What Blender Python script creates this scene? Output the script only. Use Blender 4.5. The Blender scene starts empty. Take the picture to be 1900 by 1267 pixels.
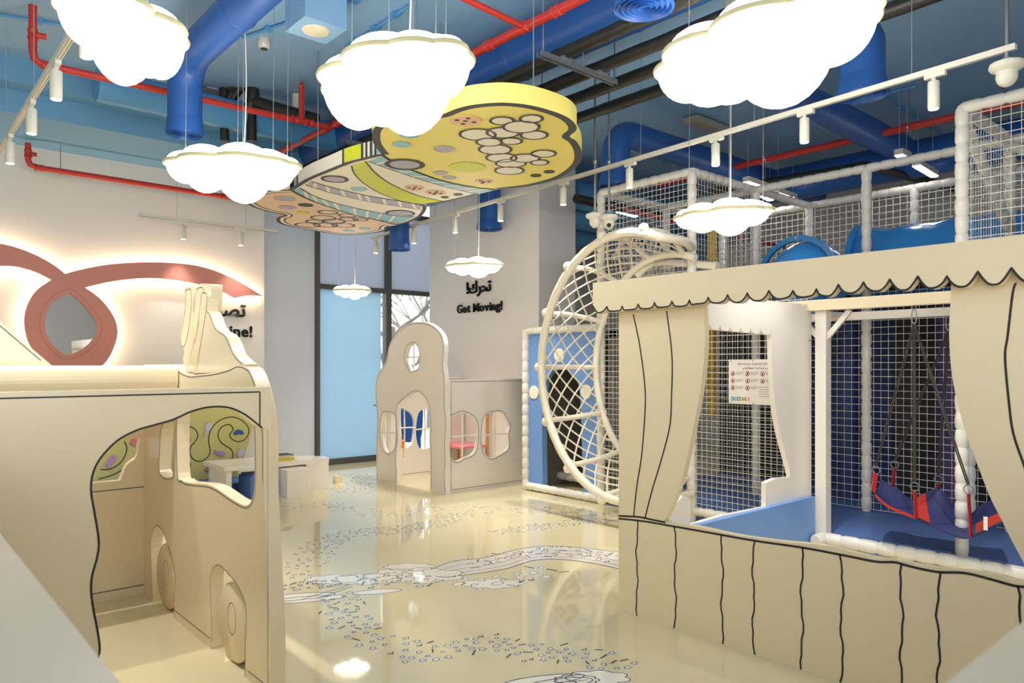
import bpy, math, random
from mathutils import Vector
from mathutils.geometry import tessellate_polygon
random.seed(7)
SC = bpy.context.scene
COL = SC.collection
PI = math.pi

# ------------------------------------------------------------------ camera
EYE = 1.5                      # eye height in metres
FPX = 1364.0                   # focal length in pixels of the 1900 px wide frame
HOR = 676.0                    # horizon row
YAW = math.radians(41.35)
FW = (math.sin(YAW), math.cos(YAW))
RT = (math.cos(YAW), -math.sin(YAW))
cd = bpy.data.cameras.new('camera'); cam = bpy.data.objects.new('camera', cd); COL.objects.link(cam)
cam.location = (0, 0, EYE); cam.rotation_euler = (PI / 2, 0, -YAW)
cd.sensor_width = 36; cd.lens = 36 * FPX / 1900
cd.shift_y = (HOR - 633.5) / 1900
cd.clip_start = 0.05; cd.clip_end = 200
cd.dof.use_dof = True; cd.dof.focus_distance = 6.5; cd.dof.aperture_fstop = 4.5
SC.camera = cam
# ------------------------------------------------------------------ world, exposure
w = bpy.data.worlds.new('daylight'); SC.world = w; w.use_nodes = True
bg = w.node_tree.nodes['Background']
bg.inputs[0].default_value = (1.0, 0.985, 0.96, 1); bg.inputs[1].default_value = 1.85
SC.view_settings.view_transform = 'Standard'; SC.view_settings.look = 'None'
SC.view_settings.gamma = 1.0; SC.view_settings.exposure = 0.72
SC.view_settings.use_curve_mapping = False
SC.cycles.use_denoising = True
SC.cycles.max_bounces = 8; SC.cycles.diffuse_bounces = 4; SC.cycles.glossy_bounces = 4
SC.cycles.transparent_max_bounces = 12; SC.cycles.caustics_reflective = False; SC.cycles.caustics_refractive = False
SC.cycles.sample_clamp_indirect = 6.0
CLOUD_E = 5.4      # cloud lamp diffuser emission
SPOT_W = 86.0      # track spotlight power
LED_E = 14.0       # halo strip behind the ribbon
BAR_E = 24.0        # linear lamps

# ------------------------------------------------------------------ pixel rays to points on real planes
def ray(px, py):
    u = (px - 950) / FPX; v = (HOR - py) / FPX
    return (FW[0] + RT[0] * u, FW[1] + RT[1] * u, v)
def onX(px, py, X): d = ray(px, py); t = X / d[0]; return (X, d[1] * t, EYE + d[2] * t)
def onY(px, py, Y): d = ray(px, py); t = Y / d[1]; return (d[0] * t, Y, EYE + d[2] * t)
def onZ(px, py, z): d = ray(px, py); t = (z - EYE) / d[2]; return (d[0] * t, d[1] * t, z)
def atD(px, py, t): d = ray(px, py); return (d[0] * t, d[1] * t, EYE + d[2] * t)
def pX(X, pts): return [onX(a, b, X)[1:] for a, b in pts]
def pY(Y, pts): return [(onY(a, b, Y)[0], onY(a, b, Y)[2]) for a, b in pts]
def pZ(z, pts): return [onZ(a, b, z)[:2] for a, b in pts]
def zm(pts, ox, oy, s): return [(ox + a / s, oy + b / s) for a, b in pts]

# ------------------------------------------------------------------ materials
def lin(c): c = c / 255; return c / 12.92 if c <= .04045 else ((c + .055) / 1.055) ** 2.4
MATS = {}
def mat(name, rgb, rough=.5, metal=0, var=.04, scale=3, bump=0, bscale=60, coat=0, emit=0, alpha=1, transl=0):
    if name in MATS: return MATS[name]
    m = bpy.data.materials.new(name); m.use_nodes = True; nt = m.node_tree; N = nt.nodes; L = nt.links
    p = N['Principled BSDF']; c = [lin(x) for x in rgb]
    tc = N.new('ShaderNodeTexCoord'); no = N.new('ShaderNodeTexNoise'); no.inputs['Scale'].default_value = scale
    no.inputs['Detail'].default_value = 3
    L.new(tc.outputs['Object'], no.inputs['Vector'])
    mx = N.new('ShaderNodeMix'); mx.data_type = 'RGBA'
    mx.inputs[6].default_value = (*[x * (1 - var) for x in c], 1); mx.inputs[7].default_value = (*[min(1, x * (1 + var)) for x in c], 1)
    L.new(no.outputs['Fac'], mx.inputs[0]); L.new(mx.outputs[2], p.inputs['Base Color'])
    p.inputs['Roughness'].default_value = rough; p.inputs['Metallic'].default_value = metal
    p.inputs['Coat Weight'].default_value = coat; p.inputs['Coat Roughness'].default_value = .05
    if bump:
        n2 = N.new('ShaderNodeTexNoise'); n2.inputs['Scale'].default_value = bscale; L.new(tc.outputs['Object'], n2.inputs['Vector'])
        b = N.new('ShaderNodeBump'); b.inputs['Strength'].default_value = bump; b.inputs['Distance'].default_value = .01
        L.new(n2.outputs['Fac'], b.inputs['Height']); L.new(b.outputs[0], p.inputs['Normal'])
    if emit:
        L.new(mx.outputs[2], p.inputs['Emission Color']); p.inputs['Emission Strength'].default_value = emit
    if transl:
        out = N['Material Output']; tr = N.new('ShaderNodeBsdfTranslucent'); L.new(mx.outputs[2], tr.inputs[0])
        mm = N.new('ShaderNodeMixShader'); mm.inputs[0].default_value = transl
        L.new(p.outputs[0], mm.inputs[1]); L.new(tr.outputs[0], mm.inputs[2]); L.new(mm.outputs[0], out.inputs[0])
    MATS[name] = m; return m
def glass(name, tint, gl=.12):
    m = bpy.data.materials.new(name); m.use_nodes = True; nt = m.node_tree; N = nt.nodes; L = nt.links
    N.remove(N['Principled BSDF']); out = N['Material Output']
    t = N.new('ShaderNodeBsdfTransparent'); t.inputs[0].default_value = (*tint, 1)
    g = N.new('ShaderNodeBsdfGlossy'); g.inputs['Roughness'].default_value = .03
    fr = N.new('ShaderNodeFresnel'); fr.inputs[0].default_value = 1.45
    mm = N.new('ShaderNodeMixShader'); L.new(fr.outputs[0], mm.inputs[0]); L.new(t.outputs[0], mm.inputs[1]); L.new(g.outputs[0], mm.inputs[2])
    L.new(mm.outputs[0], out.inputs[0]); MATS[name] = m; return m

FLOOR = mat('floor_epoxy', (218, 205, 168), .045, var=.03, scale=.8)
CREAM = mat('cream_lacquer', (233, 217, 184), .16, var=.015, scale=1.5)
IVORY = mat('ivory_lacquer', (240, 233, 225), .16, var=.015, scale=1.5)
WALL = mat('white_paint', (236, 231, 227), .6, var=.015, bump=.05)
WALLC = mat('white_paint_daylight_tint', (216, 222, 232), .6, var=.015, bump=.05)  # recess wall: same white paint, bluish daylight mixed into its colour
CEIL = mat('ceiling_light_blue', (144, 184, 222), .55, var=.06, scale=1.2, bump=.1)
CEILD = mat('bulkhead_blue', (112, 166, 208), .5, var=.05)
DUCT = mat('duct_blue', (42, 90, 164), .38, var=.06, scale=2)
DUCTL = mat('duct_sky_blue', (88, 158, 214), .4, var=.05)
RED = mat('pipe_red', (194, 52, 44), .4, var=.08, scale=6)
BLACK = mat('black_insulation', (38, 35, 33), .45, var=.25, scale=14, bump=.5, bscale=30)
LINE = mat('black_line', (34, 32, 40), .5)
LINES = mat('soft_black_line', (96, 92, 100), .5)
BORD = mat('charcoal_print', (66, 62, 62), .6)
TRACK = mat('track_white', (226, 222, 208), .4)
STEEL = mat('galvanised_steel', (165, 168, 170), .35, metal=.8, var=.1, scale=20)
WIRE = mat('wire_steel', (170, 170, 170), .4, metal=.5)
RIMC = mat('rim_cream', (214, 206, 160), .4)
LAMP = mat('lamp_diffuser', (255, 250, 240), .4, var=0, emit=CLOUD_E)
LENS = mat('spot_lens', (255, 250, 238), .4, var=0, emit=12)
BARL = mat('linear_lamp_diffuser', (255, 250, 245), .4, var=0, emit=BAR_E)
LEDW = mat('led_strip', (255, 232, 190), .4, var=0, emit=LED_E)
PINK = mat('ribbon_pink', (212, 140, 128), .5, var=.02)
PAD = mat('white_vinyl_padding', (232, 228, 220), .3, var=.03, bump=.25, bscale=25)
ROPE = mat('cream_rope', (236, 228, 208), .6, var=.05, bump=.3, bscale=150)
NET = mat('white_net_cord', (232, 228, 220), .6)
BLUEP = mat('blue_padding', (112, 152, 214), .45, var=.04, bump=.05)
BLUEM = mat('blue_mat', (94, 126, 194), .5, var=.05, bump=.08)
SLIDE = mat('blue_slide_plastic', (58, 140, 214), .2, var=.04)
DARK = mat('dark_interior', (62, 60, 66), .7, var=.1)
NAVY = mat('navy_padding', (52, 66, 118), .55, var=.1)
PURP = mat('violet_padding', (84, 72, 120), .55, var=.1)
FRAMEG = mat('window_frame_grey', (86, 84, 82), .45)
YEL = mat('print_yellow', (238, 222, 118), .55, var=.02)
LIME = mat('print_lime', (208, 214, 44), .55, var=.02)
PEACH = mat('print_peach', (232, 200, 172), .55, var=.02)
PEACHD = mat('print_cookie', (234, 188, 146), .55, var=.02)
BLU = mat('print_pale_blue', (150, 192, 204), .55, var=.02)
LAV = mat('print_lavender', (178, 172, 186), .55, var=.02)
CRM = mat('print_cream', (240, 232, 214), .55, var=.02)

# ------------------------------------------------------------------ mesh helpers
ORG = {}
class MB:
    def __init__(s): s.v = []; s.f = []
    def box(s, x0, x1, y0, y1, z0, z1):
        b = len(s.v)
        s.v += [(x, y, z) for z in (z0, z1) for y in (y0, y1) for x in (x0, x1)]
        s.f += [tuple(b + i for i in q) for q in ((0, 2, 3, 1), (4, 5, 7, 6), (0, 1, 5, 4), (2, 6, 7, 3), (0, 4, 6, 2), (1, 3, 7, 5))]
        return s
    def bar(s, p, q, wd, ht, up=(0, 0, 1)):
        p = Vector(p); q = Vector(q); d = (q - p).normalized(); u = Vector(up)
        if abs(d.dot(u)) > .95: u = Vector((1, 0, 0))
        a = d.cross(u).normalized() * wd / 2; c = a.cross(d).normalized() * ht / 2
        b = len(s.v)
        for o in (p, q):
            for i, j in ((-1, -1), (1, -1), (1, 1), (-1, 1)): s.v.append(tuple(o + a * i + c * j))
        s.f += [(b, b + 1, b + 2, b + 3), (b + 7, b + 6, b + 5, b + 4)] + [(b + i, b + 4 + i, b + 4 + (i + 1) % 4, b + (i + 1) % 4) for i in range(4)]
        return s
    def tube(s, pts, r, n=8, closed=False, caps=True):
        P = [Vector(p) for p in pts]; m = len(P); R = r if isinstance(r, (list, tuple)) else [r] * m
        b = len(s.v); prev = None
        for i in range(m):
            if closed: d = P[(i + 1) % m] - P[i - 1]
            else: d = P[min(i + 1, m - 1)] - P[max(i - 1, 0)]
            d = d.normalized() if d.length > 1e-9 else Vector((0, 0, 1))
            if prev is None:
                up = Vector((0, 0, 1)) if abs(d.z) < .9 else Vector((1, 0, 0))
                a = d.cross(up).normalized()
            else:
                a = (prev - d * prev.dot(d))
                a = a.normalized() if a.length > 1e-6 else d.orthogonal().normalized()
            prev = a; c = d.cross(a)
            for k in range(n):
                t = 2 * PI * k / n
                s.v.append(tuple(P[i] + (a * math.cos(t) + c * math.sin(t)) * R[i]))
        for i in range(m if closed else m - 1):
            j = (i + 1) % m
            for k in range(n):
                s.f.append((b + i * n + k, b + i * n + (k + 1) % n, b + j * n + (k + 1) % n, b + j * n + k))
        if caps and not closed:
            s.f.append(tuple(b + k for k in reversed(range(n)))); s.f.append(tuple(b + (m - 1) * n + k for k in range(n)))
        return s
    def lathe(s, prof, c, n=24, axis='z', cap=True):
        b = len(s.v); m = len(prof)
        for r, h in prof:
            for k in range(n):
                t = 2 * PI * k / n; a, e = r * math.cos(t), r * math.sin(t)
                q = {'z': (a, e, h), 'x': (h, a, e), 'y': (e, h, a)}[axis]
                s.v.append((c[0] + q[0], c[1] + q[1], c[2] + q[2]))
        for i in range(m - 1):
            for k in range(n):
                s.f.append((b + i * n + k, b + i * n + (k + 1) % n, b + (i + 1) * n + (k + 1) % n, b + (i + 1) * n + k))
        if cap:
            s.f.append(tuple(b + k for k in reversed(range(n)))); s.f.append(tuple(b + (m - 1) * n + k for k in range(n)))
        return s
    def ell(s, c, rx, ry, rz, nu=20, nv=12, rot=0, lo=-1, hi=1):
        b = len(s.v); cr, sr = math.cos(rot), math.sin(rot)
        for i in range(nv + 1):
            t = -PI / 2 + PI * i / nv
            t = max(math.asin(lo), min(math.asin(hi), t))
            for k in range(nu):
                a = 2 * PI * k / nu; x = rx * math.cos(t) * math.cos(a); y = ry * math.cos(t) * math.sin(a)
                s.v.append((c[0] + x * cr - y * sr, c[1] + x * sr + y * cr, c[2] + rz * math.sin(t)))
        for i in range(nv):
            for k in range(nu):
                s.f.append((b + i * nu + k, b + i * nu + (k + 1) % nu, b + (i + 1) * nu + (k + 1) % nu, b + (i + 1) * nu + k))
        return s
    def prism(s, outer, holes, to3, t0, t1):
        loops = [outer] + list(holes or []); flat = [p for l in loops for p in l]
        tri = tessellate_polygon([[Vector((p[0], p[1], 0)) for p in l] for l in loops])
        b = len(s.v); n = len(flat)
        s.v += [to3(p[0], p[1], t0) for p in flat] + [to3(p[0], p[1], t1) for p in flat]
        for t in tri: s.f.append(tuple(b + i for i in t)); s.f.append(tuple(b + n + i for i in reversed(t)))
        o = 0
        for l in loops:
            m = len(l)
            for i in range(m):
                j = (i + 1) % m; s.f.append((b + o + i, b + o + j, b + n + o + j, b + n + o + i))
            o += m
        return s
    def ribbon(s, pts, wd, to3, t, closed=False, thick=0):
        m = len(pts); L = []; R = []
        for i in range(m):
            p0 = pts[i - 1] if (closed or i > 0) else pts[i]; p1 = pts[(i + 1) % m] if (closed or i < m - 1) else pts[i]
            dx, dy = p1[0] - p0[0], p1[1] - p0[1]; l = math.hypot(dx, dy) or 1
            nx, ny = -dy / l * wd / 2, dx / l * wd / 2
            L.append((pts[i][0] + nx, pts[i][1] + ny)); R.append((pts[i][0] - nx, pts[i][1] - ny))
        b = len(s.v); s.v += [to3(*p, t) for p in L] + [to3(*p, t) for p in R]
        for i in range(m if closed else m - 1):
            j = (i + 1) % m; s.f.append((b + i, b + j, b + m + j, b + m + i))
        return s
    def build(s, name, m, parent=None, smooth=True, ang=40):
        me = bpy.data.meshes.new(name)
        if parent is not None: o0 = ORG[parent.name]
        else:
            xs = [p[0] for p in s.v]; ys = [p[1] for p in s.v]; zs = [p[2] for p in s.v]
            o0 = ((min(xs) + max(xs)) / 2, (min(ys) + max(ys)) / 2, min(zs))
        me.from_pydata([(p[0] - o0[0], p[1] - o0[1], p[2] - o0[2]) for p in s.v], [], s.f)
        me.update(); me.materials.append(m)
        import bmesh
        bm = bmesh.new(); bm.from_mesh(me); bmesh.ops.recalc_face_normals(bm, faces=bm.faces); bm.to_mesh(me); bm.free()
        if smooth:
            me.polygons.foreach_set('use_smooth', [True] * len(me.polygons)); me.set_sharp_from_angle(angle=math.radians(ang))
        o = bpy.data.objects.new(name, me); COL.objects.link(o); ORG[o.name] = o0
        if parent is not None: o.parent = parent
        else: o.location = o0
        return o
def PXf(a, b, t): return (t, a, b)     # panels of constant X: (y, z)
def PYf(a, b, t): return (a, t, b)     # panels of constant Y: (x, z)
def PZf(a, b, t): return (a, b, t)     # horizontal slabs: (x, y)
def thing(name, label, cat, loc, group=None, kind=None):
    o = bpy.data.objects.new(name, None); COL.objects.link(o); o.location = loc; ORG[o.name] = tuple(loc)
    o.empty_display_size = .1
    if label: o['label'] = label
    if cat: o['category'] = cat
    if group: o['group'] = group
    if kind: o['kind'] = kind
    return o
def tag(o, label, cat, group=None):
    o['label'] = label; o['category'] = cat
    if group: o['group'] = group
    return o
def struct(o): o['kind'] = 'structure'; return o
def stuff(o): o['kind'] = 'stuff'; return o
def spl(pts, k=6, closed=False):
    m = len(pts); out = []
    for i in range(m if closed else m - 1):
        if closed: p = [pts[(i + j) % m] for j in (-1, 0, 1, 2)]
        else: p = [pts[max(0, i - 1)], pts[i], pts[i + 1], pts[min(m - 1, i + 2)]]
        for q in range(k):
            t = q / k; t2 = t * t; t3 = t2 * t
            out.append(tuple(.5 * (2 * p[1][d] + (p[2][d] - p[0][d]) * t + (2 * p[0][d] - 5 * p[1][d] + 4 * p[2][d] - p[3][d]) * t2 + (3 * p[1][d] - p[0][d] - 3 * p[2][d] + p[3][d]) * t3) for d in range(len(p[0]))))
    if not closed: out.append(tuple(pts[-1]))
    return out
def inset(pts, d):
    m = len(pts); A = sum(pts[i][0] * pts[(i + 1) % m][1] - pts[(i + 1) % m][0] * pts[i][1] for i in range(m)); sg = 1 if A > 0 else -1
    out = []
    for i in range(m):
        p0 = pts[i - 1]; p1 = pts[(i + 1) % m]; dx, dy = p1[0] - p0[0], p1[1] - p0[1]; l = math.hypot(dx, dy) or 1
        out.append((pts[i][0] - sg * dy / l * d, pts[i][1] + sg * dx / l * d))
    return out
def padded(p, q, r=.045, step=.13, n=10):     # vinyl-wrapped tube with tied seams
    p = Vector(p); q = Vector(q); L = (q - p).length; k = max(1, round(L / step)); pts = []; R = []
    for i in range(k):
        for t, s in ((0.02, .86), (.14, 1.0), (.5, 1.04), (.86, 1.0), (.98, .86)):
            pts.append(p.lerp(q, (i + t) / k)); R.append(r * s * random.uniform(.97, 1.03))
    return MB().tube(pts, R, n)
def netpanel(o, a, b, na, nb, r=.0028, sag=0):
    """straight cords over the parallelogram o, a, b"""
    o = Vector(o); a = Vector(a); b = Vector(b); m = MB()
    nrm = a.cross(b).normalized()
    for i in range(na + 1):
        m.tube([o + a * (i / na), o + a * (i / na) + b], r, 3, caps=False)
    for j in range(nb + 1):
        m.tube([o + b * (j / nb), o + b * (j / nb) + a], r, 3, caps=False)
    return m

# ================================================================== THE ROOM
CZ = 4.35
floor = struct(MB().box(-4, 12.2, -4, 10.03, -.12, 0).build('floor', FLOOR))
floor['label'] = 'glossy cream poured floor with printed line drawings'
struct(MB().box(-4, 12.2, -4, 10.03, CZ, CZ + .12).build('ceiling', CEIL))
struct(MB().box(-4, 4.02, 9.6, 10.1, 0, 3.9).build('wall_left', WALL))
wl = struct(MB().box(4.02, 4.96, 10.03, 10.16, 0, CZ).build('wall_recess', WALLC))
struct(MB().box(-4, 6.44, 8.4, 10.2, 3.9, 4.12).box(-4, 6.44, 8.15, 10.2, 4.12, CZ).build('trim_1', CEILD))
struct(MB().box(12.0, 12.2, -4, 10.2, 0, CZ).build('wall_right', WALL))
struct(MB().box(7.7, 12.2, 10.03, 10.16, 0, CZ).build('wall_back', WALL))
struct(MB().box(2.2, 12.2, -4.1, -4, 0, CZ).build('wall_rear', WALL))
struct(MB().box(-4.1, -4, .5, 10.2, 0, CZ).build('wall_side', WALL))
struct(MB().box(6.45, 7.12, 6.81, 9.23, 0, CZ).build('wall_column', WALL))
struct(MB().box(6.437, 6.449, 6.80, 9.24, 0, .09).box(6.437, 7.12, 6.797, 6.809, 0, .09).build('baseboard_column', mat('baseboard_grey', (190, 184, 172), .5)))

# window wall
wf = struct(MB().box(4.96, 7.7, 10.0, 10.1, 0, .09).box(4.96, 7.7, 10.0, 10.1, CZ - .5, CZ - .42).build('window_1', FRAMEG, smooth=False))
for x, wd in ((5.0, .05), (6.20, .10), (7.66, .06)):
    MB().box(x - wd / 2, x + wd / 2, 9.98, 10.1, .09, 3.9).build('mullion', FRAMEG, wf, False)
for x0, x1 in ((5.03, 6.15), (6.25, 7.63)):
    MB().box(x0, x1, 9.99, 10.09, 2.62, 2.69).build('transom', FRAMEG, wf, False)
BLIND = mat('white_blind', (124, 132, 146), .7, var=.02, transl=.75)
for x0, x1 in ((5.03, 6.15), (6.25, 7.63)):
    q = MB(); q.v = [(x0, 10.04, 2.69), (x1, 10.04, 2.69), (x1, 10.04, 3.9), (x0, 10.04, 3.9)]; q.f = [(0, 1, 2, 3)]; o = q.build('blind', BLIND, wf, False); o['label'] = 'pale closed blind filling the upper pane'
FILM = mat('blue_window_film', (122, 152, 172), .25, var=.08, scale=1.6, transl=.88)
q = MB(); q.v = [(5.03, 10.04, .09), (6.09, 10.04, .09), (6.09, 10.04, 2.62), (5.03, 10.04, 2.62)]; q.f = [(0, 1, 2, 3)]; o = q.build('film_pane', FILM, wf, False); o['label'] = 'pane covered with sky blue film'
GL = glass('clear_glass', (.95, .98, .98))
MB().box(6.09, 6.15, 10.04, 10.046, .09, 2.62).build('pane', GL, wf, False)
MB().box(6.25, 7.63, 10.04, 10.046, .09, 2.62).build('pane', GL, wf, False)

# outside
struct(MB().box(-6, 26, 10.17, 40, -.2, -.06).build('pavement', mat('pavement_grey', (190, 190, 188), .8, bump=.3)))
def tree(base, h, seed, label):
    rnd = random.Random(seed); t = thing('street_tree', label, 'tree', base, 'trees outside the window')
    tr = MB(); br = MB(); lf = MB()
    b = Vector(base); top = b + Vector((.25, .1, h * .55)); tr.tube([b, b + Vector((.05, 0, h * .3)), top], [.13, .11, .08], 8).build('trunk', mat('bark', (132, 128, 124), .8, bump=.5), t)
    def grow(p, d, l, r, n):
        q = p + d * l; br.tube([p, (p + q) / 2 + Vector((rnd.uniform(-.05, .05), 0, .03)), q], [r, r * .8, r * .6], 5)
        if n == 0:
            for k in range(7):
                c = q + Vector((rnd.uniform(-.25, .25), rnd.uniform(-.25, .25), rnd.uniform(-.2, .2)))
                a = Vector((rnd.uniform(-1, 1), rnd.uniform(-1, 1), rnd.uniform(-1, 1))).normalized() * .07; e = a.orthogonal().normalized() * .03
                i = len(lf.v); lf.v += [tuple(c - a), tuple(c + e), tuple(c + a), tuple(c - e)]; lf.f.append((i, i + 1, i + 2, i + 3))
            return
        for k in range(3):
            e = (d + Vector((rnd.uniform(-.8, .8), rnd.uniform(-.8, .8), rnd.uniform(-.2, .6)))).normalized(); grow(q, e, l * .75, r * .6, n - 1)
    for k in range(5):
        a = k * 1.25; grow(b + (top - b) * (.5 + .1 * k), Vector((math.cos(a), math.sin(a), .6)).normalized(), h * .2, .05, 3)
    br.build('branches', MATS['bark'], t); stuff(lf.build('leaves', mat('leaf_green', (120, 150, 96), .6, var=.2), t, False))
tree((7.7, 12.6, -.06), 4.2, 3, 'bare-branched tree standing closest outside the window')
tree((10.4, 14.8, -.06), 5, 5, 'taller tree standing farther away outside the window')

# ------------------------------------------------------------------ lettering
def glyph(body, bold=.02, ext=.05):
    c = bpy.data.curves.new('glyph', 'FONT'); c.body = body; c.extrude = ext; c.offset = bold; c.resolution_u = 3
    o = bpy.data.objects.new('glyph', c); COL.objects.link(o)
    bpy.context.view_layer.update()
    me = bpy.data.meshes.new_from_object(o.evaluated_get(bpy.context.evaluated_depsgraph_get()))
    V = [tuple(v.co) for v in me.vertices]; F = [tuple(p.vertices) for p in me.polygons]
    bpy.data.objects.remove(o); bpy.data.curves.remove(c); bpy.data.meshes.remove(me)
    return V, F
def write(parent, body, size, to3, m, bold=.02, ext=.05, split=True, name='letter', gap=.07, width=None, whole=None):
    """to3(a, b, t): a along the line, b up, t out of the wall; returns total width"""
    gl = []; x = 0
    for ch in (body if split else [body]):
        if ch == ' ': x += .3; continue
        V, F = glyph(ch, bold, ext); x0 = min(v[0] for v in V); x1 = max(v[0] for v in V)
        gl.append((x - x0, V, F)); x += x1 - x0 + gap
    tot = x - gap; k = (width / tot) if width else size
    mb = MB() if whole else None
    for dx, V, F in gl:
        if not whole: mb = MB()
        b = len(mb.v); mb.v += [to3((v[0] + dx) * k, v[1] * size, v[2] * size) for v in V]; mb.f += [tuple(i + b for i in f) for f in F]
        if not whole: mb.build(name, m, parent, False)
    if whole: mb.build(whole, m, parent, False)
    return tot * k
LETM = mat('black_mirror_letter', (28, 26, 26), .15, metal=.5)

# column lettering: "Get Moving!" on the face X = 6.45
a0 = onX(850, 579, 6.45); a1 = onX(934, 573, 6.45)
t = thing('wall_lettering', 'black raised letters Get Moving! with Arabic above on white column', 'lettering', (6.44, (a0[1] + a1[1]) / 2, 2.0))
write(t, 'Get Moving!', .165, lambda a, b, c: (6.43 - c, a0[1] - a, 1.5 + (676 - 577) * 10.2 / 1364 + b), LETM, width=a0[1] - a1[1], bold=.025)
b0 = onX(868, 545, 6.45); b1 = onX(913, 545, 6.45)
write(t, '!\ufed9\ufeae\ufea4\ufe97', .23, lambda a, b, c: (6.43 - c, b0[1] - a, b0[2] + b), LETM, width=b0[1] - b1[1], split=False, name='arabic_word', bold=.02)
# left wall lettering: "Imagine!" partly hidden by the bus
a1 = onY(467, 625, 9.6); wd = .72
t = thing('wall_lettering', 'black raised letters Imagine! with Arabic above beside pink ribbon', 'lettering', (a1[0] - .4, 9.59, 1.6))
write(t, 'Imagine!', .2, lambda a, b, c: (a1[0] - wd + a, 9.585 - c, a1[2] + b), LETM, width=wd, bold=.025)
b1 = onY(455, 588, 9.6)
write(t, '!\ufead\ufeee\ufebc\ufe97', .25, lambda a, b, c: (b1[0] - .55 + a, 9.585 - c, b1[2] + b), LETM, width=.55, split=False, name='arabic_word', bold=.02)

# ================================================================== PINK RIBBON WALL LIGHT
Z0 = (0, 430, 2.947)
rb = [(-300, 40), (-150, 45), (0, 65), (100, 90), (200, 130), (290, 180), (355, 230), (450, 205), (600, 178), (800, 167), (1000, 175), (1150, 205), (1300, 270), (1435, 352),
      (1360, 348), (1285, 362), (1200, 320), (1080, 285), (950, 262), (800, 253), (620, 270), (465, 305), (540, 360), (600, 430), (635, 500), (640, 570), (610, 660), (560, 730),
      (480, 770), (390, 785), (300, 765), (240, 720), (190, 660), (150, 590), (133, 490), (150, 400), (200, 320), (280, 262), (180, 215), (80, 190), (0, 187), (-150, 200), (-300, 230)]
mh = [(380, 335), (440, 385), (500, 455), (528, 510), (525, 550), (490, 610), (430, 652), (375, 672), (345, 665), (300, 630), (258, 570), (245, 500), (260, 430), (305, 375)]
rbp = pY(9.5, zm(rb, *Z0)); mhp = pY(9.5, zm(mh, *Z0))
sharp = {6, 13, 15, 21, 37}
def part_spl(P, sharp, k=5):
    out = []; m = len(P)
    idx = sorted(sharp); 
    for a, b in zip(idx, idx[1:] + [idx[0] + m]):
        seg = [P[i % m] for i in range(a, b + 1)]
        out += spl(seg, k)[:-1]
    return out
RB = part_spl(rbp, sharp); MH = part_spl(mhp, {0})
t = thing('ribbon_wall_light', 'dusty pink looping ribbon wall panel with glowing halo and mirror', 'wall light', (1.8, 9.55, 1.3))
MB().prism(RB, [MH], PYf, 9.49, 9.53).build('ribbon', PINK, t, False)
MB().prism(inset(MH, -.02), [], PYf, 9.515, 9.525).build('mirror', mat('mirror', (235, 235, 235), .02, metal=1, var=0), t, False)
MB().ribbon(inset(MH, -.05), .008, PYf, 9.4885, closed=True).build('groove', mat('ribbon_pink_dark', (190, 118, 108), .5), t, False)
mb = MB(); ins = inset(RB, .035); n = len(ins); mb.v = [(p[0], 9.535, p[1]) for p in ins] + [(p[0], 9.575, p[1]) for p in ins]
mb.f = [(i, (i + 1) % n, n + (i + 1) % n, n + i) for i in range(n)]
o = mb.build('led_strip', LEDW, t, False); o['label'] = 'warm white strip glowing behind the ribbon edge'

# ================================================================== YELLOW CLIMBING BOARD
t = thing('climbing_board', 'pale yellow climbing board with black track lines below pink ribbon', 'climbing wall', (3.0, 9.2, 0))
cb = pY(9.2, [(60, 700), (120, 684), (300, 680), (466, 676), (477, 740), (474, 772), (462, 820), (440, 883), (300, 898), (60, 925)])
BOARD = mat('board_yellow', (214, 206, 132), .5, var=.02)
MB().prism(cb, [], PYf, 9.2, 9.26).build('board', BOARD, t, False)
ZC = (170, 740, 5.757)
tracks = [[(1000, 302), (1060, 300), (1110, 330), (1135, 390), (1110, 450), (1060, 510), (1050, 580), (1080, 640), (1150, 668), (1220, 640), (1265, 570), (1250, 450), (1270, 340), (1340, 250), (1440, 200), (1540, 200), (1630, 250), (1680, 330), (1650, 420), (1570, 457), (1500, 430), (1475, 380), (1510, 330), (1490, 285), (1440, 275), (1380, 310), (1350, 380), (1370, 450), (1430, 500), (1490, 540), (1510, 600), (1490, 650), (1463, 675)],
          [(350, 455), (375, 520), (360, 600), (310, 680), (230, 735), (150, 755), (95, 750)],
          [(585, 448), (545, 490), (520, 560), (470, 640), (380, 725), (250, 800), (150, 835), (70, 857)],
          [(680, 622), (600, 645), (540, 690), (515, 750), (555, 835)], [(797, 645), (835, 665), (848, 700), (835, 750), (848, 797)], [(995, 622), (1040, 665), (1055, 720), (1020, 800)],
          [(700, 400), (760, 350), (800, 420), (810, 520)]]
for tk in tracks:
    MB().ribbon(spl(pY(9.199, zm(tk, *ZC)), 5), .012, PYf, 9.198).build('track_line', LINE, t, False)
HG = 'play pieces fixed on the climbing board'
def hold(shape, px, ang, s, m, label, cat, name):
    c = onY(*px, 9.18); ca, sa = math.cos(ang), math.sin(ang)
    P = [(c[0] + (x * ca - y * sa) * s, c[2] + (x * sa + y * ca) * s) for x, y in shape]
    tag(MB().prism(P, [], PYf, 9.165, 9.197).build(name, m, None, False), label, cat, HG)
spoon = [(-.03, -.9), (.03, -.9), (.1, -.3)] + [(.28 * math.cos(a), .1 + .4 * math.sin(a)) for a in [(-60 + 300 * i / 10) * PI / 180 for i in range(11)]] + [(-.1, -.3)]
fish = [(.5 * math.cos(a), .26 * math.sin(a)) for a in [(-150 + 300 * i / 12) * PI / 180 for i in range(13)]] + [(-.75, .22), (-.62, 0), (-.75, -.22)]
star4 = [(r * math.cos(i * PI / 4 + .3), r * math.sin(i * PI / 4 + .3)) for i, r in enumerate([.5, .3] * 4)]
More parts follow.
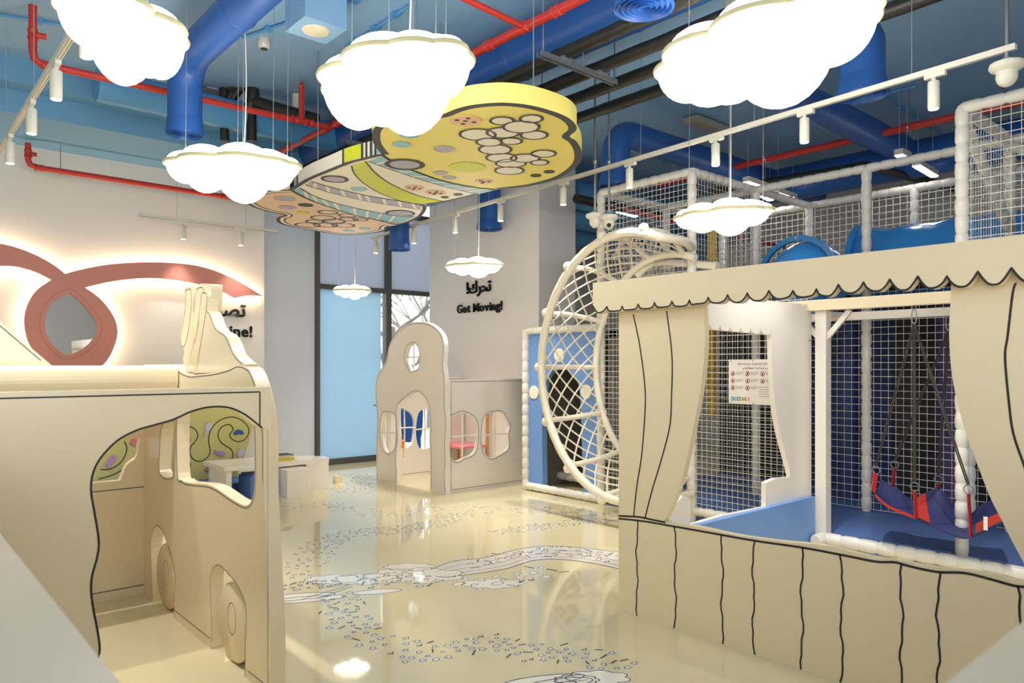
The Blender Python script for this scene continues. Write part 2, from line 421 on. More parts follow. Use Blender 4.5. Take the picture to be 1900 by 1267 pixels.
arch = [(.5 * math.cos(a), .5 * math.sin(a)) for a in [PI * i / 10 for i in range(11)]] + [(-.14, 0)] + [(.14 * math.cos(a), .14 * math.sin(a)) for a in [PI - PI * i / 4 for i in range(5)]]
SPN = mat('hold_pale_lilac', (214, 208, 222), .4); FSH = mat('hold_violet', (190, 150, 206), .4); STR = mat('hold_coral', (222, 130, 140), .4); ARC = mat('hold_blue', (34, 92, 170), .4)
hold(spoon, (386, 793), -.35, .14, SPN, 'pale lilac spoon piece high on yellow board', 'play piece', 'spoon_hold')
hold(spoon, (446, 842), -.35, .14, SPN, 'pale lilac spoon piece low by board edge', 'play piece', 'spoon_hold')
hold(arch, (443, 806), 0, .12, ARC, 'blue rainbow arch piece near right edge of board', 'play piece', 'arch_hold')
hold(fish, (410, 841), -.3, .11, FSH, 'violet fish piece in the large bus window view', 'play piece', 'fish_hold')
hold(fish, (207, 853), .9, .12, FSH, 'violet fish piece farthest left on yellow board', 'play piece', 'fish_hold')
hold(fish, (242, 883), -.4, .12, FSH, 'violet fish piece at the bottom of yellow board', 'play piece', 'fish_hold')
hold(star4, (389, 869), 0, .11, STR, 'coral star piece low on yellow board', 'play piece', 'star_hold')
hold(star4, (346, 816), 0, .11, STR, 'coral star piece at the bus window pillar', 'play piece', 'star_hold')
hold(star4, (249, 820), 0, .11, STR, 'coral star piece under the far bus header', 'play piece', 'star_hold')
hold([(-.1, -.6), (.1, -.6), (.1, .6), (-.1, .6)], (283, 829), -.6, .12, YEL, 'pale yellow stick piece beside the bus pillar', 'play piece', 'stick_hold')
tag(MB().box(1.2, 4.0, 8.62, 9.19, 0, .1).build('floor_mat', BLUEM, None, False), 'bright blue foam mat under yellow climbing board', 'mat')

# ================================================================== BENCH, STOOL, BOOKS
t = thing('low_bench', 'white low reading bench with solid end panel by window', 'bench', (3.7, 8.3, 0))
c0 = onZ(612, 907, 0); bx = c0[0]; by = c0[1]
tp = spl([(bx - 1.25, by + .02), (bx - .7, by - .02), (bx - .35, by), (bx, by + .02)], 5) + spl([(bx + .03, by + .18), (bx - .2, by + .42), (bx - .7, by + .62), (bx - 1.25, by + .7)], 5)
MB().prism(tp, [], PZf, .325, .375).build('seat_top', IVORY, t, False)
MB().prism(spl([(bx - .3, by + .012), (bx - .15, by + .0), (bx - .005, by + .02)], 4) + [(bx - .01, by + .2), (bx - .2, by + .4), (bx - .3, by + .4)], [], PZf, 0, .325).build('end_panel', IVORY, t, False)
MB().box(bx - 1.22, bx - 1.16, by + .05, by + .6, 0, .325).build('leg', IVORY, t, False)
t = thing('bench_socket', 'grey plate with black knob on bench end panel', 'plate', (bx - .31, by + .1, .2))
MB().box(bx - .325, bx - .301, by + .06, by + .24, .15, .28).build('plate', mat('socket_grey', (190, 196, 200), .4), t, False)
MB().lathe([(.012, 0), (.018, .02), (.008, .03)], (bx - .35, by + .12, .2), 10, 'x').build('knob', LINE, t)
s0 = onZ(533, 925, 0)
tag(MB().prism([(s0[0], s0[1]), (s0[0] + .14, s0[1] - .015), (s0[0] + .29, s0[1]), (s0[0] + .29, s0[1] + .27), (s0[0], s0[1] + .27), (s0[0] - .01, s0[1] + .13)], [], PZf, 0, .31).build('cube_stool', IVORY, None, False), 'small ivory cube stool in front of low bench', 'stool')
c = onZ(629, 896, 0)
tag(MB().box(c[0] - .045, c[0] + .045, c[1], c[1] + .08, 0, .085).lathe([(.02, 0), (.02, .004)], (c[0], c[1] + .04, .085), 10).build('wooden_block', CREAM, None, False), 'tiny cream block lying alone on floor near window', 'block')
t = thing('picture_book', 'yellow picture book standing open-faced under bench', 'book', (bx - .6, by + .12, .0))
c = onY(528, 868, by + .12)
MB().box(c[0] - .13, c[0] + .12, by + .11, by + .135, c[2] - .14, c[2] + .12).build('cover', mat('book_yellow', (226, 200, 60), .4), t, False)
mb = MB()
for k in range(3): mb.lathe([(.022, 0), (.022, .002)], (c[0] - .07 + .07 * k, by + .107, c[2] - .03 + .02 * (k % 2)), 10, 'y')
mb.build('cover_print', mat('book_brown', (96, 70, 56), .5), t, False)
MB().lathe([(.028, 0), (.028, .002)], (c[0] - .1, by + .107, c[2] + .085), 12, 'y').build('cover_badge', mat('book_red', (206, 70, 58), .5), t, False)
t = thing('dark_book', 'slim dark book lying on shelf above yellow book', 'book', (c[0], by + .2, c[2] + .14))
MB().box(c[0] - .1, c[0] + .1, by + .1, by + .28, c[2] + .135, c[2] + .155).build('cover', mat('book_dark', (60, 56, 54), .5), t, False)
MB().box(c[0] - .095, c[0] + .095, by + .098, by + .11, c[2] + .14, c[2] + .15).build('pages', mat('paper', (214, 200, 178), .7), t, False)
q = onZ(513, 920, 0)
tag(MB().box(q[0] - .3, q[0] + .02, q[1], q[1] + .35, 0, .24).box(q[0] - .28, q[0], q[1] + .02, q[1] + .33, .24, .26).build('foam_block', BLUEM, None, False), 'blue foam block peeking out beside the bus front', 'block')

# ================================================================== PLAYHOUSE
ZH = (680, 580, 3.62); HX = 5.05; HY = 6.93
t = thing('playhouse', 'white wavy playhouse with arched door and window cut-outs', 'playhouse', (5.7, 7.6, 0))
fo = [(68, 1131), (65, 900), (72, 700), (60, 560), (65, 450), (90, 390), (130, 330), (150, 230), (190, 150), (250, 92), (310, 66), (370, 62), (430, 76), (488, 122), (516, 180), (522, 260), (515, 350), (528, 460), (527, 600), (537, 750), (530, 900), (534, 1000), (528, 1100), (534, 1214)]
do = [(428, 1195), (430, 1000), (424, 850), (430, 760), (424, 690), (410, 610), (370, 550), (325, 533), (285, 556), (235, 596), (208, 635), (204, 720), (210, 850), (200, 960), (204, 1080), (204, 1158)]
def gz(P): return [(a, max(b, 0)) for a, b in P]
FO = spl(pX(HX, zm(fo, *ZH)), 5); DO = spl(pX(HX, zm(do, *ZH)), 5)
FO[0] = (FO[0][0], 0); FO[-1] = (FO[-1][0], 0); DO[0] = (DO[0][0], 0); DO[-1] = (DO[-1][0], 0)
def hole(px, X, Z, k=5): return spl(pX(X, zm(px, *Z)), k, True)
w1 = [(105, 690), (125, 672), (165, 678), (192, 700), (196, 780), (192, 880), (175, 925), (140, 943), (112, 915), (95, 850), (92, 780)]
w2 = [(262, 270), (280, 226), (320, 208), (346, 240), (355, 290), (352, 350), (338, 378), (296, 392), (280, 365), (258, 320)]
H1 = hole(w1, HX, ZH); H2 = hole(w2, HX, ZH)
MB().prism(gz(FO + DO), [H1, H2], PXf, HX, HX + .06).build('front_panel', IVORY, t, False)
o = MB()
for P, cl in ((inset(FO + DO, .02)[:len(FO)], 0), (inset(H1, -.018), 1), (inset(H2, -.018), 1), (inset(gz(FO + DO), .018)[len(FO):], 0)):
    o.ribbon(P, .006, PXf, HX - .001, closed=bool(cl))
o.build('outline', LINES, t, False)
def cross(P, to3, t0, t1, name='glazing_bar', wd=.022):
    xs = [p[0] for p in P]; zs = [p[1] for p in P]; cx = (min(xs) + max(xs)) / 2; cz = (min(zs) + max(zs)) / 2
    for seg in (((cx, min(zs) - .01), (cx + .004, cz), (cx, max(zs) + .01)), ((min(xs) - .01, cz), (cx, cz + .005), (max(xs) + .01, cz))):
        pts = spl(list(seg), 4); m = len(pts); mb = MB()
        mb.tube([to3(a, b, (t0 + t1) / 2) for a, b in pts], wd / 2, 6); mb.build(name, IVORY, t)
cross(H1, PXf, HX + .02, HX + .04); cross(H2, PXf, HX + .02, HX + .04)
ra = [(556, 720), (590, 690), (640, 670), (690, 685), (730, 720), (745, 780), (740, 900), (715, 950), (660, 975), (610, 998), (575, 980), (556, 930)]
rbw = [(790, 710), (815, 680), (850, 672), (905, 668), (930, 700), (960, 760), (950, 810), (955, 880), (945, 920), (900, 950), (850, 975), (815, 965), (785, 930), (775, 850), (780, 770)]
HA = spl(pY(HY, zm(ra, *ZH)), 5, True); HB = spl(pY(HY, zm(rbw, *ZH)), 5, True)
rw = [(HX + .06, 0), (6.42, 0), (6.42, 1.32), (HX + .06, 1.32)]
MB().prism(rw, [HA, HB], PYf, HY, HY + .05).build('side_panel', IVORY, t, False)
o = MB(); o.ribbon([(HX + .1, .03), (6.39, .03), (6.39, 1.295), (HX + .1, 1.295)], .008, PYf, HY - .001, closed=True)
o.ribbon(inset(HA, -.018), .006, PYf, HY - .001, closed=True); o.ribbon(inset(HB, -.018), .006, PYf, HY - .001, closed=True); o.build('outline', LINES, t, False)
cross(HA, PYf, HY + .015, HY + .035); cross(HB, PYf, HY + .015, HY + .035)
# left wall of the playhouse, its windows seen through the door
LY = 8.36
lw = [[(222, 648), (265, 652), (310, 685), (325, 740), (318, 840), (300, 890), (262, 912), (222, 900), (200, 840), (196, 740)], [(345, 690), (370, 655), (420, 652), (455, 690), (460, 800), (450, 880), (410, 912), (365, 915), (340, 870), (333, 780)]]
HL = [spl(pY(LY - .03, zm(p, *ZH)), 5, True) for p in lw]
MB().prism([(HX + .06, 0), (6.42, 0), (6.42, 1.32), (HX + .06, 1.32)], HL, PYf, LY - .03, LY + .02).build('side_panel', IVORY, t, False)
for p in HL: cross(p, PYf, LY - .015, LY + .005)
MB().ribbon([(HX + .1, .03), (6.39, .03), (6.39, 1.295), (HX + .1, 1.295)], .008, PYf, LY - .031, closed=True).build('outline', LINES, t, False)
# toys inside and behind the playhouse
c = onX(745, 889, 5.6)
t = thing('toy_stool', 'small red round toy stool inside playhouse doorway', 'stool', (c[0], c[1], 0))
MB().lathe([(.085, 0), (.09, .01), (.09, .03), (.07, .04)], (c[0] + .1, c[1] + .03, 0), 18).build('base', mat('toy_red', (206, 44, 40), .35), t)
MB().lathe([(.02, .04), (.018, .3)], (c[0] + .1, c[1] + .03, 0), 10).build('stem', MATS['toy_red'], t)
c = onX(727, 817, 5.4)
t = thing('toy_phone', 'red toy phone hanging inside playhouse by the door', 'toy', (c[0], c[1], c[2] - .1))
MB().tube(spl([(c[0], c[1] + .03, c[2] - .11), (c[0] - .02, c[1] + .05, c[2]), (c[0], c[1] + .02, c[2] + .08), (c[0], c[1] - .05, c[2] + .09), (c[0], c[1] - .08, c[2] + .02)], 5), [.03] * 21, 10).build('handset', MATS['toy_red'], t)
MB().tube([(c[0], c[1] - .02, c[2] + .1), (c[0], c[1] - .02, c[2] + .36), (HX + .055, c[1] - .02, c[2] + .5)], .006, 6).build('hook', LINE, t)
c = onX(746, 832, 5.4)
t = thing('toy_sponge', 'orange toy sponge hanging at playhouse door', 'toy', (c[0], c[1], c[2] - .14))
mb = MB()
for k in range(9): mb.ell((c[0] + random.uniform(-.01, .01), c[1], c[2] - .1 + .025 * k), .035, .04, .022, 10, 6)
mb.build('body', mat('toy_orange', (240, 156, 30), .6, var=.1), t)
MB().tube([(c[0], c[1], c[2] + .1), (c[0], c[1], c[2] + .3), (HX + .06, c[1], c[2] + .45)], .004, 5).build('cord', LINE, t)
bb = onY(763, 808, 9.3)
t = thing('blue_toy_board', 'royal blue rounded board standing behind playhouse near window', 'board', (bb[0], 9.3, 0))
P = [(bb[0] - .16, .35), (bb[0] + .12, .35), (bb[0] + .2, .5), (bb[0] + .2, 1.0), (bb[0] + .05, 1.22), (bb[0] - .25, 1.28), (bb[0] - .4, 1.1), (bb[0] - .4, .5)]
MB().prism(spl(P, 4, True), [], PYf, 9.3, 9.34).build('board', mat('royal_blue', (32, 98, 200), .4), t, False)
for s in (-.25, .1): MB().box(bb[0] + s, bb[0] + s + .04, 9.25, 9.4, 0, .5).build('foot', MATS['royal_blue'], t, False)
c = onX(862, 822, 6.25)
t = thing('toy_table', 'small table with pink top and wooden legs inside playhouse', 'table', (6.15, c[1], 0))
tz = c[2]
MB().box(5.92, 6.36, c[1] - .36, c[1] + .3, tz - .03, tz).build('table_top', mat('toy_pink', (226, 130, 140), .45), t, False)
WD = mat('light_wood', (206, 164, 106), .5, var=.12, scale=8)
for sx in (5.97, 6.31):
    for sy in (c[1] - .3, c[1] + .24): MB().bar((sx, sy, tz - .03), (sx + .04, sy + (.05 if sy < c[1] else -.05), 0), .035, .035).build('leg', WD, t, False)
t = thing('toy_shelf', 'wooden toy rail with patterned side panels inside playhouse', 'shelf', (6.35, c[1], 0))
MB().box(6.37, 6.41, c[1] - .36, c[1] + .3, .95, 1.0).build('shelf_board', WD, t, False)
PAT = mat('dotted_fabric', (70, 66, 70), .7, var=.9, scale=28)
for y in (c[1] - .22, c[1] + .02): MB().box(6.39, 6.41, y, y + .1, 1.0, 1.25).build('patterned_panel', PAT, t, False)
for y in (c[1] - .34, c[1] + .26): MB().box(6.37, 6.41, y, y + .03, 0, .95).build('leg', WD, t, False)
# padded post beside the window
c = onX(788, 600, 7.3)
o = padded((7.25, 9.6, 0), (7.25, 9.6, 3.1), .06)
tag(o.build('padded_post', PAD), 'lone white padded post between column and window', 'post')

# ================================================================== KIOSK (puppet theatre)
KX = 3.45
t = thing('puppet_theatre', 'large cream puppet theatre kiosk with cut-out drapes and scalloped valance', 'play kiosk', (4.4, 1.8, 0))
KR = .35
opn = [(1305, 560), (1308, 640), (1300, 720), (1287, 790), (1270, 870), (1250, 930), (1233, 967)]
sill = [(1233, 967), (1294, 977), (1353, 990), (1395, 997), (1458, 1005), (1521, 1011), (1576, 1023), (1626, 1036), (1660, 1037), (1689, 1045), (1731, 1052), (1774, 1058), (1816, 1060), (1858, 1069), (1887, 1078), (1905, 1080)]
rdr = [(1905, 1058), (1899, 1043), (1878, 1004), (1862, 971), (1837, 922), (1813, 860), (1792, 803), (1776, 745), (1765, 684), (1761, 614), (1765, 545)]
HO = spl(pX(KX, opn), 5)[:-1] + spl(pX(KX, sill), 4) + spl(pX(KX, rdr), 5)
HO = [(a, min(b, 1.93)) for a, b in HO]; HO[0] = (HO[0][0], 1.93); HO[-1] = (HO[-1][0], 1.93)
YL = onX(1148, 1134, KX)[1]
MB().prism([(YL, 0), (KR, 0), (KR, 1.98), (YL, 1.98)], [HO], PXf, KX, KX + .04).build('front_panel', CREAM, t, False)
# valance with scalloped lower edge
VX = 3.385
cus = [(55, 358), (115, 356), (178, 348), (242, 342), (310, 337), (378, 333), (452, 322), (528, 312), (605, 305), (690, 296), (784, 296), (876, 290), (962, 272), (1060, 263), (1163, 252), (1273, 240), (1387, 240), (1508, 222), (1640, 208), (1785, 196), (1940, 184)]
cu = [onX(1100 + a / 2.111, 400 + b / 2.111, VX)[1:] for a, b in cus]
st = onX(1100, 560, VX)[1:]
sc = [(st[0], 1.86)]
prev = (st[0], st[1])
for i, c in enumerate(cu):
    a = prev[0]; bwid = a - c[0]; zc = c[1]; zp = prev[1] if i else zc
    lo = 1.825 + random.uniform(-.004, .004)
    if i == 0: sc += spl([(a, 1.86), (a - bwid * .35, lo - .006), (a - bwid * .75, lo), (c[0], zc)], 4)[:-1]
    else: sc += spl([(a, zp), (a - bwid * .12, zp - .025), (a - bwid * .35, lo - .004), (a - bwid * .65, lo - .004), (a - bwid * .88, zc - .025), (c[0], zc)], 3)[:-1]
    prev = c
sc.append(cu[-1]); ye = cu[-1][0]
MB().prism([(st[0], 2.005)] + sc + [(ye, 2.005)], [], PXf, VX, VX + .045).build('valance', CREAM, t, False)
MB().ribbon([(a, b + .004) for a, b in sc], .009, PXf, VX - .001).build('scallop_line', LINE, t, False)
for ln, wd in (([(1175, 583), (1187, 640), (1197, 720), (1196, 780), (1190, 850), (1182, 900), (1176, 957)], .009), ([(1237, 577), (1247, 660), (1246, 740), (1243, 790), (1228, 850), (1210, 910), (1197, 961)], .009),
           ([(1148, 957), (1185, 959), (1210, 964), (1235, 969)], .011),
           ([(1148, 962), (1195, 967), (1253, 977), (1310, 987), (1400, 1003), (1490, 1016), (1570, 1031), (1626, 1042), (1660, 1043), (1690, 1051), (1740, 1061), (1790, 1063), (1840, 1075), (1890, 1088), (1930, 1086)], .011),
           ([(1885, 525), (1879, 545), (1870, 622), (1865, 663), (1872, 745), (1880, 803), (1899, 860), (1920, 920)], .009)):
    MB().ribbon(spl(pX(KX, ln), 5), wd, PXf, KX - .001).build('drape_line', LINE, t, False)
for i, (px, py) in enumerate(((1182, 967), (1253, 978), (1340, 993), (1398, 1003), (1488, 1016), (1562, 1030), (1673, 1047), (1741, 1062), (1890, 1088))):
    y0, z0 = onX(px, py, KX)[1:]; ph = i * 1.7
    MB().ribbon([(y0 + .006 * math.sin(ph + k * .75) + .004 * math.sin(k * 1.9 + ph), z0 * k / 16 + .002) for k in range(17)], .009, PXf, KX - .001).build('pleat_line', LINE, t, False)
# far side panel, seen through the opening
SY = 2.9
hp = [(1431, 618), (1433, 673), (1436, 726), (1441, 772), (1449, 812), (1459, 848), (1468, 885)]
h2 = [(1439, 888), (1421, 896), (1421, 941)]
h3 = [(1340, 957), (1296, 970), (1281, 972), (1281, 925), (1268, 920), (1255, 935), (1250, 925), (1262, 880), (1285, 800), (1295, 700), (1298, 606)]
tops = []
for k in range(7):
    x0 = 1298 + k * 19; y0 = 606 + k * 1.7
    tops += [(x0 + 2, y0), (x0 + 6, y0 + 4), (x0 + 13, y0 + 5), (x0 + 17, y0 + 3), (x0 + 18.5, y0 - 4)]
HS = spl(pY(SY, hp), 4) + pY(SY, h2) + pY(SY, h3) + pY(SY, tops)
MB().prism([(KX + .04, 0), (5.82, 0), (5.82, 1.985), (KX + .04, 1.985)], [HS], PYf, SY, SY + .04).build('side_panel', IVORY, t, False)
mb = MB().box(KX + .06, 5.78, SY - .05, SY - .002, 0, .43)
mb.build('foam_skirting', BLUEP, t, False)
MB().lathe([(.008, 0), (.008, .004)], (*onY(1503, 632, SY - .006)[:1], SY - .006, onY(1503, 632, SY)[2]), 10, 'y').build('bolt', STEEL, t)
# swing frame
t = thing('swing_frame', 'white steel post with brackets and two swing beams inside kiosk', 'frame', (5.8, 2.8, 0))
MB().box(5.80, 5.89, 2.77, 2.86, 0, 1.934).build('post', IVORY, t, False)
MB().box(5.75, 5.85, .35, 3.46, 1.935, 2.02).build('beam', CREAM, t, False)
MB().box(6.1, 6.2, .35, 3.1, 1.865, 1.93).build('beam', IVORY, t, False)
MB().box(5.86, 6.22, 2.76, 2.87, 1.90, 1.93).build('bracket_plate', IVORY, t, False)
for d in (1, -1):
    MB().bar((5.845, 2.815 - d * .02, 1.70), (5.845, 2.815 - d * .22, 1.93), .03, .04).build('brace', IVORY, t, False)
MB().box(5.72, 5.97, 2.69, 2.95, 0, .015).build('base_plate', IVORY, t, False)
o = padded((5.8, 2.78, .1), (5.8, .3, .1), .05, .14); o.build('padded_kerb', PAD, t)
o = padded((5.66, 2.79, .1), (5.8, 2.79, .1), .05, .1); o.build('padded_end', PAD, t)

# ================================================================== SWING
t = thing('sling_swing', 'navy sling swing with red webbing and black straps inside kiosk', 'swing', (5.95, 1.9, .3))
SWN = mat('swing_navy', (40, 48, 100), .65, var=.08, bump=.2, bscale=90); SWR = mat('swing_red', (184, 48, 42), .6); STRAP = mat('strap_black', (44, 40, 38), .7)
rows = [(5.66, [(1620, 912), (1648, 938), (1700, 960), (1750, 984), (1792, 997), (1830, 983), (1862, 968)]),
        (5.85, [(1622, 922), (1650, 940), (1700, 956), (1750, 972), (1792, 985), (1830, 975), (1858, 962)]),
        (6.05, [(1626, 915), (1655, 934), (1698, 944), (1745, 948), (1790, 968), (1826, 958), (1852, 948)]),
        (6.2, [(1634, 888), (1664, 905), (1696, 928), (1741, 905), (1788, 955), (1822, 935), (1846, 925)])]
G = [spl([onX(a, b, X) for a, b in r], 4) for X, r in rows]
nc = len(G[0]); Gc = [spl([G[r][c] for r in range(4)], 4) for c in range(nc)]; nr = len(Gc[0])
mb = MB(); mb.v = [p for c in Gc for p in c]; mb.v += [(p[0], p[1], p[2] - .012) for c in Gc for p in c]; nn = nc * nr
for i in range(nc - 1):
    for j in range(nr - 1):
        a = i * nr + j; mb.f.append((a, a + 1, a + nr + 1, a + nr)); mb.f.append((nn + a, nn + a + nr, nn + a + nr + 1, nn + a + 1))
for i in range(nc - 1):
    for j in (0, nr - 1): a = i * nr + j; mb.f.append((a, a + nr, nn + a + nr, nn + a))
for j in range(nr - 1):
    for i in (0, nc - 1): a = i * nr + j; mb.f.append((a, a + 1, nn + a + 1, nn + a))
mb.build('sling', SWN, t, ang=80)
rings = [((1625, 872), 5.8, 0), ((1660, 862), 6.18, 3), ((1697, 903), 5.62, 8), ((1741, 890), 6.2, 12), ((1797, 908), 5.62, 17)]
hk1 = onX(1696, 572, 5.8); hk2 = onX(1760, 585, 6.15)
for px, X, col in rings:
    c = Vector(onX(px[0], px[1], X)); hk = Vector(hk2 if X > 6 else hk1)
    MB().tube([(c[0], c[1] + .03 * math.cos(a), c[2] + .03 * math.sin(a)) for a in [2 * PI * k / 14 for k in range(14)]], .004, 6, closed=True).build('ring', STEEL, t)
    for s in (-.006, .006): MB().bar(hk + Vector((0, s, -.12)), c + Vector((0, s, .03)), .009, .004, (1, 0, 0)).build('strap', STRAP, t, False)
    row = 0 if X < 6 else nr - 1
    tgt = Vector(Gc[min(col, nc - 1)][row])
    MB().bar(c + Vector((0, 0, -.028)), tgt, .006, .055, (1, 0, 0)).build('tab', SWR, t, False)
mb = MB(); W = [Gc[8], Gc[10]]
mb.v = [(p[0] - .004, p[1], p[2] + .006) for p in W[0]] + [(p[0] - .004, p[1], p[2] + .006) for p in W[1]]
mb.f = [(j, j + 1, nr + j + 1, nr + j) for j in range(nr - 1)]; mb.build('red_band', SWR, t)
mb = MB(); E1 = [c[0] for c in Gc]; mb.v = [(p[0] - .008, p[1], p[2] + .008) for p in E1[1:9]] + [(p[0] - .008, p[1], p[2] - .014) for p in E1[1:9]]
mb.f = [(j, j + 1, 8 + j + 1, 8 + j) for j in range(7)]; mb.build('red_hem', SWR, t)
mb = MB(); mb.v = [(p[0] - .01, p[1], p[2] + .012) for p in E1[18:25]] + [(p[0] - .01, p[1], p[2] + .075) for p in E1[18:25]]
mb.f = [(j, j + 1, 7 + j + 1, 7 + j) for j in range(6)]; mb.build('red_end_band', SWR, t)
p = E1[20]; MB().box(p[0] - .016, p[0] - .008, p[1] - .012, p[1] + .012, p[2] + .0, p[2] + .09).build('care_tag', IVORY, t, False)
for hk in (hk1, hk2):
    hk = Vector(hk)
    MB().tube([(hk[0], hk[1] + .018 * math.cos(a), hk[2] - .06 + .055 * math.sin(a)) for a in [2 * PI * k / 16 for k in range(16)]], .005, 6, closed=True).build('carabiner', STEEL, t)
    MB().tube([(hk[0], hk[1] + .014 * math.cos(a), hk[2] + .005 + .02 * math.sin(a)) for a in [2 * PI * k / 12 for k in range(12)]], .004, 6, closed=True).build('eye_bolt', STEEL, t)

# ================================================================== CLIMBING FRAME
FX = [5.95, 7.1, 8.27]; FYs = [5.31, 4.15, 3.0, 1.84, .62]; FZ = 3.35
t = thing('climbing_structure', 'tall white padded climbing frame with nets behind the kiosk', 'climbing frame', (7.1, 3.0, 0))
for X in FX:
    for Y in FYs:
        if X == FX[0] and Y in (3.0,): continue
        z1 = FZ if not (X == FX[0] and Y == .62) else FZ
        padded((X, Y, 0), (X, Y, z1), .045).build('post', PAD, t)
padded((7.1, 2.14, .1), (7.1, 2.14, 2.2), .05).build('post', PAD, t)
def beam(p, q): padded(p, q, .042).build('beam', PAD, t)
for X in FX:
    for a, b in zip(FYs, FYs[1:]):
        if X == FX[0] and (a, b) in ((4.15, 3.0), (3.0, 1.84)): continue
        beam((X, a, FZ), (X, b, FZ))
for Y in FYs:
    if Y == 3.0: continue
    for a, b in zip(FX, FX[1:]): beam((a, Y, FZ), (b, Y, FZ))
for a, b in zip(FYs, FYs[1:]):
    beam((FX[0], a, .1), (FX[0], b, .1)) if a > 3.5 else None
    beam((FX[2], a, 2.3), (FX[2], b, 2.3))
beam((5.95, 5.31, 2.35), (5.95, 4.15, 2.35)); beam((5.95, 1.84, 2.35), (5.95, .62, 2.35))
beam((5.95, 1.84, 3.3), (7.1, 1.84, 2.6)); beam((7.1, 1.84, 3.3), (5.95, .62, 2.5))
def net(o, a, b, cell):
    stuff(netpanel(o, a, b, max(1, round(Vector(a).length / cell)), max(1, round(Vector(b).length / cell))).build('net', NET, t, False))
net((5.95, 4.15, 2.35), (0, 1.16, 0), (0, 0, 1.0), .052)
net((5.95, 4.15, 2.35), (1.15, 0, 0), (0, 0, 1.0), .052)
net((5.95, .62, 2.35), (0, 1.22, 0), (0, 0, 1.0), .06)
net((5.95, 1.84, 2.35), (1.15, 0, 0), (0, 0, 1.0), .06)
net((5.95, 5.31, 2.35), (1.15, 0, 0), (0, 0, 1.0), .06)
for a, b in zip(FYs, FYs[1:]):
    stuff(netpanel((8.27, b, 2.3), (0, a - b, 0), (0, 0, 1.05), round((a - b) / .07), 15, .0045).build('net', NET, t, False))
net((5.95, 3.0, .12), (0, 1.15, 0), (0, 0, 2.1), .056)
net((5.95, 4.15, .12), (0, 1.16, 0), (0, 0, 2.1), .056)
net((7.1, .62, .14), (0, 2.38, 0), (0, 0, 2.1), .066)
net((7.1, 3.0, .14), (0, 2.3, 0), (0, 0, 2.1), .07)
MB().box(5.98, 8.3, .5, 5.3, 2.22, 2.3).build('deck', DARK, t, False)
MB().box(5.98, 8.3, .2, 5.3, 0, .12).build('floor_pad', BLUEM, t, False)
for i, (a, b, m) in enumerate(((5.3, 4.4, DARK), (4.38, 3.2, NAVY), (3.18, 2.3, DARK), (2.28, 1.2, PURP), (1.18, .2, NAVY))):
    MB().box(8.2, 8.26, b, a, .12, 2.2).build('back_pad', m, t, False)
for (x, y, m, r) in ((7.7, 4.2, DARK, .09), (7.6, 3.4, NAVY, .1), (7.8, 2.5, PURP, .14), (7.75, 1.7, SLIDE, .15)):
    MB().tube([(x, y, .12), (x, y, 1.2), (x, y, 2.2)], r, 12).build('roller', m, t)
YP = mat('yellow_padding', (226, 182, 40), .45)
MB().tube([(7.5, 4.95, .9), (7.5, 4.95, 3.2)], .055, 12).build('yellow_post', YP, t)
# grid of the frame's side window structure far right
# slide tube and slide hood
t = thing('tube_slide', 'blue plastic tube slide lying on top of climbing frame', 'slide', (7.7, 2.2, 2.3))
prof = []
MB().tube([(7.7, 3.27 - k * .12, 2.52 + .01 * math.sin(k * 2)) for k in range(22)], [.34 + (.008 if k % 2 else 0) for k in range(22)], 28).build('tube', SLIDE, t, ang=60)
MB().lathe([(.34, -.03), (.41, -.03), (.42, 0), (.41, .03), (.34, .03)], (7.7, 3.27, 2.52), 28, 'y', cap=False).build('flange', SLIDE, t)
t = thing('slide_hood', 'glossy blue domed slide hood above the kiosk roof', 'slide', (6.62, 3.4, 2.3))
c = onX(1487, 470, 6.6)
MB().ell((6.75, c[1], 2.3), .4, .36, .37, 28, 14).build('dome', SLIDE, t)
MB().lathe([(.35, 0), (.4, 0), (.4, .035), (.35, .035)], (6.5, c[1], 2.3), 28, 'x', cap=False).build('flange', mat('slide_teal', (30, 110, 170), .25), t)
MB().lathe([(.012, 0), (.012, .012)], (6.495, c[1], 2.68), 8, 'x').build('bolt', STEEL, t)
t = thing('slide_entry', 'sky blue slide entry panel at the far right net', 'panel', (6.6, .9, 2.3))
P = spl([(.35, 2.3), (1.4, 2.3), (1.45, 2.65), (1.2, 2.86), (.7, 2.88), (.35, 2.8)], 5, True)
MB().prism(P, [spl([(.8, 2.36), (1.05, 2.36), (1.02, 2.58), (.92, 2.62), (.82, 2.56)], 4, True)], PXf, 6.6, 6.66).build('panel', SLIDE, t, False)
MB().prism(inset(spl([(.8, 2.36), (1.05, 2.36), (1.02, 2.58), (.92, 2.62), (.82, 2.56)], 4, True), -.03), [spl([(.8, 2.36), (1.05, 2.36), (1.02, 2.58), (.92, 2.62), (.82, 2.56)], 4, True)], PXf, 6.58, 6.6).build('trim', DUCT, t, False)

